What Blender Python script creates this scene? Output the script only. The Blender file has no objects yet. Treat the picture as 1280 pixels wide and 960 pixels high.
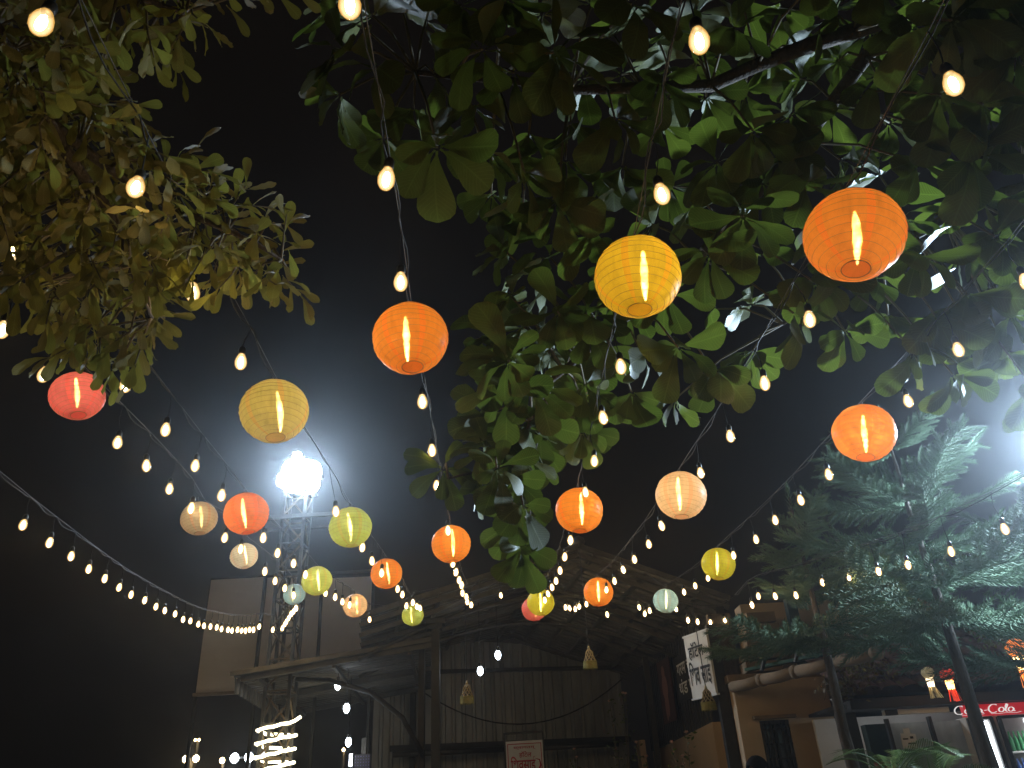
import bpy, bmesh, math, random
from math import sin, cos, pi, radians
from mathutils import Vector, Matrix, Quaternion, noise

random.seed(11)
scene = bpy.context.scene
COL = scene.collection

# ---------------------------------------------------------------- camera
# hand-held phone camera at eye height of a seated guest, tipped 29 degrees up, rolled 3 degrees
PITCH, ROLL = radians(29.083), radians(-3.2516)
fwd = Vector((0, cos(PITCH), sin(PITCH)))
up0 = Vector((0, -sin(PITCH), cos(PITCH)))
right0 = Vector((1, 0, 0))
right = right0 * cos(ROLL) + up0 * sin(ROLL)
up = up0 * cos(ROLL) - right0 * sin(ROLL)
cam_data = bpy.data.cameras.new('camera')
cam_data.sensor_width = 36.0
cam_data.lens = 36.0 * 961.0 / 1280.0
cam_data.clip_end = 2000.0
cam = bpy.data.objects.new('camera', cam_data)
cam.matrix_world = Matrix(((right.x, up.x, -fwd.x, 0), (right.y, up.y, -fwd.y, 0), (right.z, up.z, -fwd.z, 1.4), (0, 0, 0, 1)))
COL.objects.link(cam)
scene.camera = cam

# ---------------------------------------------------------------- night sky, exposure, haze
world = bpy.data.worlds.new('World')
scene.world = world
world.use_nodes = True
bg = world.node_tree.nodes['Background']
bg.inputs['Color'].default_value = (0.0034, 0.0027, 0.0022, 1)
bg.inputs['Strength'].default_value = 1.0
vs = scene.view_settings
vs.view_transform = 'Standard'
vs.look = 'None'
vs.exposure = 0.0
vs.gamma = 1.0
scene.cycles.use_denoising = True
scene.cycles.max_bounces = 6
scene.cycles.diffuse_bounces = 3
scene.cycles.glossy_bounces = 2
scene.cycles.transmission_bounces = 4
scene.cycles.transparent_max_bounces = 10
scene.cycles.volume_bounces = 0
scene.cycles.sample_clamp_indirect = 3.0
scene.cycles.sample_clamp_direct = 0.0
scene.cycles.caustics_reflective = False
scene.cycles.caustics_refractive = False
scene.cycles.blur_glossy = 0.5

HAZE_DENSITY = 0.0036
HAZE_FORWARD = 0.90  # strong forward scatter lets the haze stand in for lens glare too
FLOOD_POWER = 250.0
SIDE_FLOOD_POWER = 680.0

# ---------------------------------------------------------------- materials
def nodes_of(name):
    m = bpy.data.materials.new(name)
    m.use_nodes = True
    nt = m.node_tree
    nt.nodes.clear()
    out = nt.nodes.new('ShaderNodeOutputMaterial')
    return m, nt, out

def N(nt, kind, **kw):
    n = nt.nodes.new(kind)
    for k, v in kw.items():
        if k in n.inputs: n.inputs[k].default_value = v
        else: setattr(n, k, v)
    return n

def rgba(c): return (c[0], c[1], c[2], 1.0)

def ramp2(nt, fac, c1, c2, p1=0.3, p2=0.7):
    r = nt.nodes.new('ShaderNodeValToRGB')
    r.color_ramp.elements[0].position = p1; r.color_ramp.elements[0].color = rgba(c1)
    r.color_ramp.elements[1].position = p2; r.color_ramp.elements[1].color = rgba(c2)
    nt.links.new(fac, r.inputs[0])
    return r.outputs[0]

def surface(name, c1, c2=None, scale=6.0, rough=0.7, metal=0.0, bump=0.15, stretch=(1, 1, 1), spec=0.4, p=(0.3, 0.7), detail=6):
    m, nt, out = nodes_of(name)
    b = N(nt, 'ShaderNodeBsdfPrincipled', Roughness=rough, Metallic=metal)
    b.inputs['Specular IOR Level'].default_value = spec
    tc = N(nt, 'ShaderNodeTexCoord')
    mp = N(nt, 'ShaderNodeMapping'); mp.inputs['Scale'].default_value = stretch
    nt.links.new(tc.outputs['Object'], mp.inputs[0])
    nz = N(nt, 'ShaderNodeTexNoise', Scale=scale, Detail=detail, Roughness=0.65)
    nt.links.new(mp.outputs[0], nz.inputs['Vector'])
    nt.links.new(ramp2(nt, nz.outputs['Fac'], c1, c2 or c1, *p), b.inputs['Base Color'])
    if bump:
        n2 = N(nt, 'ShaderNodeTexNoise', Scale=scale * 5, Detail=4)
        nt.links.new(mp.outputs[0], n2.inputs['Vector'])
        bp = N(nt, 'ShaderNodeBump', Strength=bump, Distance=0.02)
        nt.links.new(n2.outputs['Fac'], bp.inputs['Height'])
        nt.links.new(bp.outputs[0], b.inputs['Normal'])
    nt.links.new(b.outputs[0], out.inputs[0])
    return m

def glow(name, color, strength, sampled=True):
    m, nt, out = nodes_of(name)
    e = N(nt, 'ShaderNodeEmission', Color=rgba(color), Strength=strength)
    nt.links.new(e.outputs[0], out.inputs[0])
    m.cycles.emission_sampling = 'AUTO' if sampled else 'NONE'
    return m

def leaf_material(name, c1, c2, vein, gloss=0.35, trans=0.35, vein_freq=26.0, sheen=0.5):
    m, nt, out = nodes_of(name)
    L = nt.links.new
    uv = N(nt, 'ShaderNodeUVMap')
    sep = N(nt, 'ShaderNodeSeparateXYZ'); L(uv.outputs[0], sep.inputs[0])
    au = N(nt, 'ShaderNodeMath', operation='ABSOLUTE'); L(sep.outputs[0], au.inputs[0])
    k = N(nt, 'ShaderNodeMath', operation='MULTIPLY'); L(au.outputs[0], k.inputs[0]); k.inputs[1].default_value = -0.22
    s = N(nt, 'ShaderNodeMath', operation='ADD'); L(sep.outputs[1], s.inputs[0]); L(k.outputs[0], s.inputs[1])
    f = N(nt, 'ShaderNodeMath', operation='MULTIPLY'); L(s.outputs[0], f.inputs[0]); f.inputs[1].default_value = vein_freq
    fr = N(nt, 'ShaderNodeMath', operation='FRACT'); L(f.outputs[0], fr.inputs[0])
    v1 = N(nt, 'ShaderNodeMath', operation='LESS_THAN'); L(fr.outputs[0], v1.inputs[0]); v1.inputs[1].default_value = 0.13
    v2 = N(nt, 'ShaderNodeMath', operation='LESS_THAN'); L(au.outputs[0], v2.inputs[0]); v2.inputs[1].default_value = 0.05
    vv = N(nt, 'ShaderNodeMath', operation='MAXIMUM'); L(v1.outputs[0], vv.inputs[0]); L(v2.outputs[0], vv.inputs[1])
    geo = N(nt, 'ShaderNodeNewGeometry')
    tc = N(nt, 'ShaderNodeTexCoord')
    nz = N(nt, 'ShaderNodeTexNoise', Scale=5.0, Detail=3); L(tc.outputs['Object'], nz.inputs['Vector'])
    rnd = N(nt, 'ShaderNodeMath', operation='ADD'); L(geo.outputs['Random Per Island'], rnd.inputs[0]); L(nz.outputs['Fac'], rnd.inputs[1])
    oi = N(nt, 'ShaderNodeObjectInfo')
    rn2 = N(nt, 'ShaderNodeMath', operation='ADD'); L(rnd.outputs[0], rn2.inputs[0]); L(oi.outputs['Random'], rn2.inputs[1])
    hf = N(nt, 'ShaderNodeMath', operation='MULTIPLY'); L(rn2.outputs[0], hf.inputs[0]); hf.inputs[1].default_value = 0.4
    base = ramp2(nt, hf.outputs[0], c1, c2, 0.25, 0.85)
    mx = N(nt, 'ShaderNodeMix', data_type='RGBA')
    vf = N(nt, 'ShaderNodeMath', operation='MULTIPLY'); L(vv.outputs[0], vf.inputs[0]); vf.inputs[1].default_value = 0.45
    L(vf.outputs[0], mx.inputs[0]); L(base, mx.inputs[6]); mx.inputs[7].default_value = rgba(vein)
    b = N(nt, 'ShaderNodeBsdfPrincipled', Roughness=gloss)
    b.inputs['Specular IOR Level'].default_value = sheen
    L(mx.outputs[2], b.inputs['Base Color'])
    bp = N(nt, 'ShaderNodeBump', Strength=0.35, Distance=0.004); L(vv.outputs[0], bp.inputs['Height']); L(bp.outputs[0], b.inputs['Normal'])
    t = N(nt, 'ShaderNodeBsdfTranslucent')
    tm = N(nt, 'ShaderNodeMix', data_type='RGBA', blend_type='MULTIPLY'); tm.inputs[0].default_value = 1
    L(mx.outputs[2], tm.inputs[6]); tm.inputs[7].default_value = (1.6, 1.9, 0.7, 1)
    L(tm.outputs[2], t.inputs[0])
    ms = N(nt, 'ShaderNodeMixShader'); ms.inputs[0].default_value = trans
    L(b.outputs[0], ms.inputs[1]); L(t.outputs[0], ms.inputs[2])
    L(ms.outputs[0], out.inputs[0])
    return m

def lantern_fabric(name, col, see):
    """thin satin: lets most light through scattered, a little straight through so the tube inside shows as a streak"""
    m, nt, out = nodes_of(name)
    L = nt.links.new
    tc = N(nt, 'ShaderNodeTexCoord')
    uv = N(nt, 'ShaderNodeUVMap')
    # bands where the fabric is doubled at its seams
    sep = N(nt, 'ShaderNodeSeparateXYZ'); L(uv.outputs[0], sep.inputs[0])
    sm = N(nt, 'ShaderNodeMath', operation='MULTIPLY'); L(sep.outputs[0], sm.inputs[0]); sm.inputs[1].default_value = 6.0
    fr = N(nt, 'ShaderNodeMath', operation='FRACT'); L(sm.outputs[0], fr.inputs[0])
    seam = N(nt, 'ShaderNodeMath', operation='LESS_THAN'); L(fr.outputs[0], seam.inputs[0]); seam.inputs[1].default_value = 0.16
    mp = N(nt, 'ShaderNodeMapping'); mp.inputs['Scale'].default_value = (60, 60, 6); L(tc.outputs['Object'], mp.inputs[0])
    nz = N(nt, 'ShaderNodeTexNoise', Scale=1.0, Detail=3); L(mp.outputs[0], nz.inputs['Vector'])
    n3 = N(nt, 'ShaderNodeTexNoise', Scale=14.0, Detail=4); L(tc.outputs['Object'], n3.inputs['Vector'])
    mul = N(nt, 'ShaderNodeMath', operation='ADD'); L(nz.outputs['Fac'], mul.inputs[0]); L(n3.outputs['Fac'], mul.inputs[1])
    sc = N(nt, 'ShaderNodeMath', operation='MULTIPLY'); L(mul.outputs[0], sc.inputs[0]); sc.inputs[1].default_value = 0.5
    d = tuple(c * 0.60 for c in col)
    c_a = ramp2(nt, sc.outputs[0], d, col, 0.35, 0.62)
    red = (col[0] * 0.96, col[1] * 0.66, col[2] * 0.6)
    mx = N(nt, 'ShaderNodeMix', data_type='RGBA')
    sf = N(nt, 'ShaderNodeMath', operation='MULTIPLY'); L(seam.outputs[0], sf.inputs[0]); sf.inputs[1].default_value = 0.65
    L(sf.outputs[0], mx.inputs[0]); L(c_a, mx.inputs[6]); mx.inputs[7].default_value = rgba(red)
    tr = N(nt, 'ShaderNodeBsdfTranslucent'); L(mx.outputs[2], tr.inputs[0])
    di = N(nt, 'ShaderNodeBsdfPrincipled', Roughness=0.42); L(mx.outputs[2], di.inputs['Base Color'])
    a = N(nt, 'ShaderNodeMixShader'); a.inputs[0].default_value = 0.68
    L(di.outputs[0], a.inputs[1]); L(tr.outputs[0], a.inputs[2])
    tp = N(nt, 'ShaderNodeBsdfTransparent'); tp.inputs[0].default_value = rgba(see)
    fac = ramp2(nt, sc.outputs[0], (0.05,) * 3, (0.26,) * 3, 0.38, 0.62)
    s2 = N(nt, 'ShaderNodeMixShader'); L(fac, s2.inputs[0])
    L(a.outputs[0], s2.inputs[1]); L(tp.outputs[0], s2.inputs[2])
    bp = N(nt, 'ShaderNodeBump', Strength=0.5, Distance=0.006); L(n3.outputs['Fac'], bp.inputs['Height'])
    L(bp.outputs[0], di.inputs['Normal'])
    L(s2.outputs[0], out.inputs[0])
    return m

def bulb_glass_material():
    """clear amber envelope; its own emission stands in for filament glow and bloom"""
    m, nt, out = nodes_of('amber_bulb_glass')
    L = nt.links.new
    lw = N(nt, 'ShaderNodeLayerWeight', Blend=0.35)
    tp = N(nt, 'ShaderNodeBsdfTransparent'); tp.inputs[0].default_value = (1.0, 0.93, 0.78, 1)
    em = N(nt, 'ShaderNodeEmission', Strength=1.0)  # glow put into the glass itself, cream at the centre, amber at the rim
    L(ramp2(nt, lw.outputs['Facing'], (2.3, 1.75, 0.95), (0.80, 0.42, 0.09), 0.02, 0.60), em.inputs['Color'])
    gl = N(nt, 'ShaderNodeBsdfGlossy', Roughness=0.05)
    ad = N(nt, 'ShaderNodeMixShader'); L(ramp2(nt, lw.outputs['Facing'], (0.60,) * 3, (0.80,) * 3, 0.1, 0.9), ad.inputs[0])
    L(tp.outputs[0], ad.inputs[1]); L(em.outputs[0], ad.inputs[2])
    a2 = N(nt, 'ShaderNodeMixShader'); a2.inputs[0].default_value = 0.06
    L(ad.outputs[0], a2.inputs[1]); L(gl.outputs[0], a2.inputs[2])
    L(a2.outputs[0], out.inputs[0])
    m.cycles.emission_sampling = 'NONE'
    return m

M = {}
M['cable'] = surface('black_cable', (0.015, 0.015, 0.015), (0.03, 0.03, 0.03), rough=0.6, bump=0, spec=0.2)
M['steel_wire'] = surface('steel_wire', (0.07, 0.07, 0.07), (0.12, 0.115, 0.11), rough=0.6, metal=0.2, bump=0, spec=0.3)
M['socket'] = surface('black_socket', (0.012, 0.012, 0.012), (0.02, 0.02, 0.02), rough=0.45, bump=0)
M['filament'] = glow('hot_filament', (1.0, 0.76, 0.44), 165.0)
M['bulb_glass'] = bulb_glass_material()
M['rib'] = surface('lantern_wire', (0.22, 0.15, 0.08), (0.3, 0.2, 0.1), rough=0.6, bump=0)
M['tube'] = glow('lantern_lamp', (1.0, 0.80, 0.42), 34.0)
def streak_lamp(name, k):
    # emission dimmed and yellowed at the rim to draw the satin's streak
    m, nt, out = nodes_of(name)
    lw = N(nt, 'ShaderNodeLayerWeight', Blend=0.5)
    e = N(nt, 'ShaderNodeEmission', Strength=k)
    nt.links.new(ramp2(nt, lw.outputs['Facing'], (1.0, 0.85, 0.50), (0.30, 0.18, 0.04), 0.08, 0.80), e.inputs['Color'])
    nt.links.new(e.outputs[0], out.inputs[0])
    return m
M['led_white'] = glow('cool_led', (0.80, 0.90, 1.0), 18.0)
M['flood_face'] = glow('floodlight_face', (0.80, 0.90, 1.0), 60.0, sampled=False)
M['rope_glow'] = glow('led_rope', (1.0, 0.88, 0.55), 6.0)
M['strip'] = glow('cool_strip', (.86, .94, 1.0), 11.0)
M['housing'] = surface('lamp_housing', (0.05, 0.05, 0.055), (0.09, 0.09, 0.09), rough=0.5, metal=0.4, bump=0)
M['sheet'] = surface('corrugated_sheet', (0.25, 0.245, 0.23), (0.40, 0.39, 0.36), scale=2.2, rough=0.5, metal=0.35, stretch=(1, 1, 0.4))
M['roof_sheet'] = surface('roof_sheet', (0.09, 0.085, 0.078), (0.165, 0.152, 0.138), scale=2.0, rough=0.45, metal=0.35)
M['steel'] = surface('painted_steel', (0.06, 0.057, 0.05), (0.12, 0.11, 0.095), scale=5, rough=0.5, metal=0.4)
M['dark_steel'] = surface('dark_steel', (0.025, 0.024, 0.023), (0.055, 0.052, 0.048), scale=5, rough=0.55, metal=0.3)
M['mast_steel'] = surface('galvanised_mast', (0.04, 0.039, 0.037), (0.08, 0.077, 0.073), scale=7, rough=0.6, metal=0.2)
M['rust'] = surface('rusty_mast', (0.09, 0.062, 0.036), (0.16, 0.115, 0.07), scale=7, rough=0.6, metal=0.3)
M['hoarding'] = surface('hoarding_cloth', (0.60, 0.51, 0.42), (0.72, 0.62, 0.52), scale=1.4, rough=0.8, p=(0.25, 0.75))
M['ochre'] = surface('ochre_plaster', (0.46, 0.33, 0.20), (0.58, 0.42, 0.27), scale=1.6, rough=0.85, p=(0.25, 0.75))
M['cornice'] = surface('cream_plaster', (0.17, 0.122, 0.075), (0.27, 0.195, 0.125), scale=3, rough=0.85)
M['ground'] = surface('packed_earth', (0.12, 0.10, 0.08), (0.20, 0.17, 0.13), scale=1.1, rough=0.95)
M['brick'] = surface('old_brick', (0.13, 0.07, 0.05), (0.22, 0.13, 0.09), scale=5, rough=0.9)
M['tile'] = surface('clay_tile', (0.12, 0.06, 0.04), (0.24, 0.13, 0.09), scale=9, rough=0.85)
M['board_white'] = surface('white_board', (0.62, 0.58, 0.52), (0.74, 0.70, 0.64), scale=3, rough=0.6, bump=0.05)
M['black_paint'] = surface('black_paint', (0.02, 0.02, 0.02), (0.035, 0.03, 0.03), rough=0.6, bump=0)
M['white_paint'] = surface('white_paint', (0.7, 0.68, 0.64), (0.78, 0.76, 0.72), rough=0.6, bump=0)
M['red_paint'] = surface('red_paint', (0.40, 0.02, 0.03), (0.50, 0.03, 0.05), rough=0.55, bump=0)
M['maroon'] = surface('maroon_print', (0.07, 0.03, 0.025), (0.10, 0.045, 0.035), rough=0.7, bump=0)
M['print_skin'] = surface('figure_print', (0.30, 0.13, 0.10), (0.36, 0.17, 0.13), rough=0.7, bump=0)
M['bark'] = surface('bark', (0.05, 0.038, 0.028), (0.11, 0.085, 0.065), scale=14, rough=0.9, bump=0.6, stretch=(1, 1, 0.35))
M['twig'] = surface('twig', (0.10, 0.08, 0.05), (0.17, 0.14, 0.09), scale=14, rough=0.8, bump=0.2)
M['almond_leaf'] = leaf_material('broad_leaf', (0.055, 0.068, 0.020), (0.11, 0.122, 0.038), (0.15, 0.18, 0.06), gloss=0.48, trans=0.22, vein_freq=15, sheen=0.26)
M['small_leaf'] = leaf_material('small_leaf', (0.165, 0.138, 0.055), (0.25, 0.21, 0.085), (0.30, 0.27, 0.13), gloss=0.6, trans=0.30, vein_freq=12, sheen=0.15)
M['needle'] = surface('pine_needle', (0.085, 0.135, 0.08), (0.15, 0.215, 0.13), scale=3, rough=0.75, bump=0, spec=0.1)
M['palm'] = surface('palm_leaf', (0.07, 0.12, 0.03), (0.13, 0.19, 0.05), scale=4, rough=0.4, bump=0)
M['shrub_leaf'] = leaf_material('shrub_leaf', (0.06, 0.085, 0.02), (0.11, 0.13, 0.03), (0.13, 0.15, 0.05), gloss=0.4, trans=0.3)
M['creeper_leaf'] = leaf_material('creeper_leaf', (0.12, 0.08, 0.03), (0.22, 0.15, 0.06), (0.26, 0.2, 0.1), gloss=0.4, trans=0.3)
M['petal'] = surface('rose_petal', (0.7, 0.40, 0.32), (0.8, 0.55, 0.42), rough=0.7, bump=0)
M['wicker'] = surface('woven_cane', (0.36, 0.28, 0.15), (0.55, 0.45, 0.27), scale=30, rough=0.75)
M['tassel'] = surface('raffia_fringe', (0.28, 0.25, 0.06), (0.42, 0.37, 0.11), scale=30, rough=0.8)
M['glass_pane'] = surface('dark_glass', (0.14, 0.15, 0.16), (0.19, 0.19, 0.20), rough=0.08, bump=0, spec=0.6)
M['grey_pane'] = surface('frosted_door', (0.42, 0.42, 0.41), (0.52, 0.51, 0.50), scale=3, rough=0.3, bump=0)
m, nt, out = nodes_of('frosted_glass_door')
_d = N(nt, 'ShaderNodeBsdfPrincipled', Roughness=0.25); _d.inputs['Base Color'].default_value = (.42, .42, .41, 1)
_t = N(nt, 'ShaderNodeBsdfTranslucent', Color=(.62, .62, .60, 1)); _x = N(nt, 'ShaderNodeMixShader'); _x.inputs[0].default_value = .6  # translucence added so the unseen stall tube glows through the doors
_z = N(nt, 'ShaderNodeTexNoise', Scale=4.0, Detail=4.0); nt.links.new(ramp2(nt, _z.outputs['Fac'], (.40, .40, .39), (.66, .66, .63)), _t.inputs[0])
nt.links.new(_d.outputs[0], _x.inputs[1]); nt.links.new(_t.outputs[0], _x.inputs[2]); nt.links.new(_x.outputs[0], out.inputs[0])
M['grey_pane'] = m
M['plastic_green'] = surface('green_bottle', (0.02, 0.16, 0.05), (0.03, 0.24, 0.08), rough=0.25, bump=0)
M['plastic_blue'] = surface('blue_label', (0.05, 0.10, 0.30), (0.08, 0.16, 0.42), rough=0.4, bump=0)
M['plastic_orange'] = surface('orange_drink', (0.6, 0.22, 0.05), (0.7, 0.32, 0.09), rough=0.3, bump=0)
M['dark_green'] = surface('dark_green_box', (0.02, 0.035, 0.03), (0.03, 0.05, 0.04), rough=0.5, bump=0)
M['header_red'] = None
M['skin'] = surface('skin', (0.30, 0.17, 0.11), (0.34, 0.20, 0.13), rough=0.5, bump=0)
M['hair'] = surface('black_hair', (0.008, 0.007, 0.007), (0.016, 0.014, 0.013), rough=0.8, bump=0.3, scale=60, spec=0.15)
M['shirt'] = surface('dark_shirt', (0.03, 0.03, 0.04), (0.05, 0.05, 0.06), rough=0.9)
M['trouser'] = surface('grey_trousers', (0.04, 0.04, 0.05), (0.06, 0.06, 0.07), rough=0.9)
M['net'] = surface('shade_net', (0.02, 0.06, 0.04), (0.03, 0.09, 0.06), rough=0.8)

# ---------------------------------------------------------------- mesh helpers
class MB:
    def __init__(s): s.v = []; s.f = []; s.mi = []; s.uv = {}
    def add(s, verts, faces, mat=0, uvs=None):
        o = len(s.v); s.v += [tuple(p) for p in verts]
        for k, f in enumerate(faces):
            if uvs: s.uv[len(s.f)] = [uvs[i] for i in f]
            s.f.append(tuple(i + o for i in f)); s.mi.append(mat)
    def box(s, c, size, rot=None, mat=0):
        x, y, z = (q / 2 for q in size)
        vs = [Vector((a * x, b * y, d * z)) for a in (-1, 1) for b in (-1, 1) for d in (-1, 1)]
        if rot is not None: vs = [rot @ p for p in vs]
        c = Vector(c)
        s.add([p + c for p in vs], [(0, 1, 3, 2), (4, 6, 7, 5), (0, 4, 5, 1), (2, 3, 7, 6), (0, 2, 6, 4), (1, 5, 7, 3)], mat)
        return s
    def bar(s, a, b, w, h=None, mat=0):
        """square bar from a to b"""
        a, b = Vector(a), Vector(b); d = b - a
        q = d.to_track_quat('Z', 'Y').to_matrix()
        return s.box((a + b) / 2, (w, h or w, d.length), q, mat)
    def tube(s, pts, radii, n=6, mat=0, cap=True, closed=False):
        pts = [Vector(p) for p in pts]
        if not hasattr(radii, '__len__'): radii = [radii] * len(pts)
        m = len(pts); frames = []; prev = None
        for i in range(m):
            if closed: t = pts[(i + 1) % m] - pts[i - 1]
            else: t = pts[min(i + 1, m - 1)] - pts[max(i - 1, 0)]
            t = t.normalized() if t.length > 1e-9 else Vector((0, 0, 1))
            if prev is None:
                r = t.orthogonal().normalized()
            else:
                r = prev - t * prev.dot(t); r = r.normalized() if r.length > 1e-6 else t.orthogonal().normalized()
            prev = r; frames.append((r, t.cross(r)))
        vs, fs = [], []
        for p, (a, b), r in zip(pts, frames, radii):
            for k in range(n):
                an = 2 * pi * k / n; vs.append(p + a * (cos(an) * r) + b * (sin(an) * r))
        for i in range(m if closed else m - 1):
            j = (i + 1) % m
            for k in range(n):
                fs.append((i * n + k, i * n + (k + 1) % n, j * n + (k + 1) % n, j * n + k))
        if cap and not closed:
            fs.append(tuple(range(n - 1, -1, -1))); fs.append(tuple((m - 1) * n + k for k in range(n)))
        s.add(vs, fs, mat); return s
    def lathe(s, prof, n=16, mat=0, c=(0, 0, 0), wob=0.0, caps=True, smooth=True):
        """prof: list of (radius, z)"""
        vs, fs = [], []
        for r, z in prof:
            for k in range(n):
                a = 2 * pi * k / n
                rr = r * (1 + wob * sin(3 * a + z * 40) if wob else 1)
                vs.append((c[0] + rr * cos(a), c[1] + rr * sin(a), c[2] + z))
        for i in range(len(prof) - 1):
            for k in range(n):
                fs.append((i * n + k, i * n + (k + 1) % n, (i + 1) * n + (k + 1) % n, (i + 1) * n + k))
        if caps:
            fs.append(tuple(range(n - 1, -1, -1))); fs.append(tuple((len(prof) - 1) * n + k for k in range(n)))
        s.add(vs, fs, mat); return s
    def mesh(s, name, mats, smooth=False):
        me = bpy.data.meshes.new(name)
        me.from_pydata(s.v, [], s.f)
        for m in (mats if isinstance(mats, (list, tuple)) else [mats]): me.materials.append(m)
        if any(s.mi): me.polygons.foreach_set('material_index', s.mi)
        if smooth: me.polygons.foreach_set('use_smooth', [True] * len(me.polygons))
        if s.uv:
            ul = me.uv_layers.new(name='UVMap'); data = []
            for i, f in enumerate(s.f): data += s.uv.get(i, [(0, 0)] * len(f))
            ul.data.foreach_set('uv', [c for p in data for c in p])
        me.update()
        return me
    def build(s, name, mats, parent=None, smooth=False, loc=None):
        o = bpy.data.objects.new(name, s.mesh(name, mats, smooth)); COL.objects.link(o)
        if parent: o.parent = parent
        if loc is not None: o.location = loc
        return o

def tag(o, label=None, cat=None, group=None, kind=None):
    if label: o['label'] = label
    if cat: o['category'] = cat
    if group: o['group'] = group
    if kind: o['kind'] = kind
    return o

def thing(name, label, cat, loc=(0, 0, 0), group=None, rz=0.0):
    o = bpy.data.objects.new(name, None); COL.objects.link(o)
    o.location = loc; o.rotation_euler = (0, 0, rz); o.empty_display_size = 0.1
    return tag(o, label, cat, group)

def put(name, mesh, parent=None, loc=(0, 0, 0), rot=None, scale=None):
    o = bpy.data.objects.new(name, mesh); COL.objects.link(o)
    if parent: o.parent = parent
    o.location = loc
    if rot is not None:
        o.rotation_mode = 'QUATERNION'; o.rotation_quaternion = rot
    if scale is not None: o.scale = scale if hasattr(scale, '__len__') else (scale,) * 3
    return o

def text_mesh(body, size, mat, extrude=0.0, width=None):
    c = bpy.data.curves.new('lettering', 'FONT'); c.body = body; c.size = size
    c.align_x = 'CENTER'; c.align_y = 'CENTER'; c.resolution_u = 3; c.offset = 0.018 * size
    o = bpy.data.objects.new('lettering', c); COL.objects.link(o)
    dg = bpy.context.evaluated_depsgraph_get()
    me = bpy.data.meshes.new_from_object(o.evaluated_get(dg))
    bpy.data.objects.remove(o); bpy.data.curves.remove(c)
    # glyphs overlap at the head line: lift each a hair above its neighbour
    bm = bmesh.new(); bm.from_mesh(me); bm.verts.ensure_lookup_table()
    seen = set(); k = 0
    for v in bm.verts:
        if v.index in seen: continue
        st = [v]; seen.add(v.index)
        while st:
            u = st.pop(); u.co.z = 0.0006 * (k % 6)
            for e in u.link_edges:
                w = e.other_vert(u)
                if w.index not in seen: seen.add(w.index); st.append(w)
        k += 1
    if width:
        xs = [v.co.x for v in bm.verts]; s = width / (max(xs) - min(xs)); mid = (max(xs) + min(xs)) / 2
        for v in bm.verts: v.co.x = (v.co.x - mid) * s
    bm.to_mesh(me); bm.free()
    me.materials.clear(); me.materials.append(mat)
    return me

LANTERNS = {
  'pink': (-1.926, 2.951, 3.106, 0.225),
  'ochre': (-1.056, 3.002, 3.001, 0.297),
  'orange_mid': (-0.362, 2.371, 2.934, 0.277),
  'yellow': (0.430, 2.038, 2.907, 0.282),
  'orange_big': (1.089, 1.898, 2.916, 0.300),
  'orange_right': (1.879, 3.801, 3.090, 0.324),
  'peach_right': (1.054, 4.746, 3.143, 0.327),
  'orange_leaf': (0.404, 4.953, 3.152, 0.321),
  'orange_center': (-0.536, 5.740, 3.220, 0.303),
  'green_big': (-1.171, 5.092, 3.174, 0.293),
  'red_orange': (-1.745, 4.657, 3.153, 0.282),
  'peach_dim': (-2.083, 4.742, 3.170, 0.229),
  'white': (-2.318, 6.253, 3.381, 0.225),
  'green_left': (-1.896, 7.010, 3.347, 0.278),
  'blue_left': (-2.387, 7.997, 3.492, 0.225),
  'peach_small': (-1.864, 8.542, 3.473, 0.265),
  'orange_left': (-1.217, 6.795, 3.317, 0.280),
  'green_low': (-1.359, 9.465, 3.543, 0.265),
  'yellow_small': (0.188, 8.965, 3.492, 0.316),
  'orange_shed': (0.814, 8.469, 3.453, 0.325),
  'blue_right': (1.714, 9.495, 3.550, 0.302),
  'lime': (1.870, 7.303, 3.371, 0.319),
}
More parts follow.
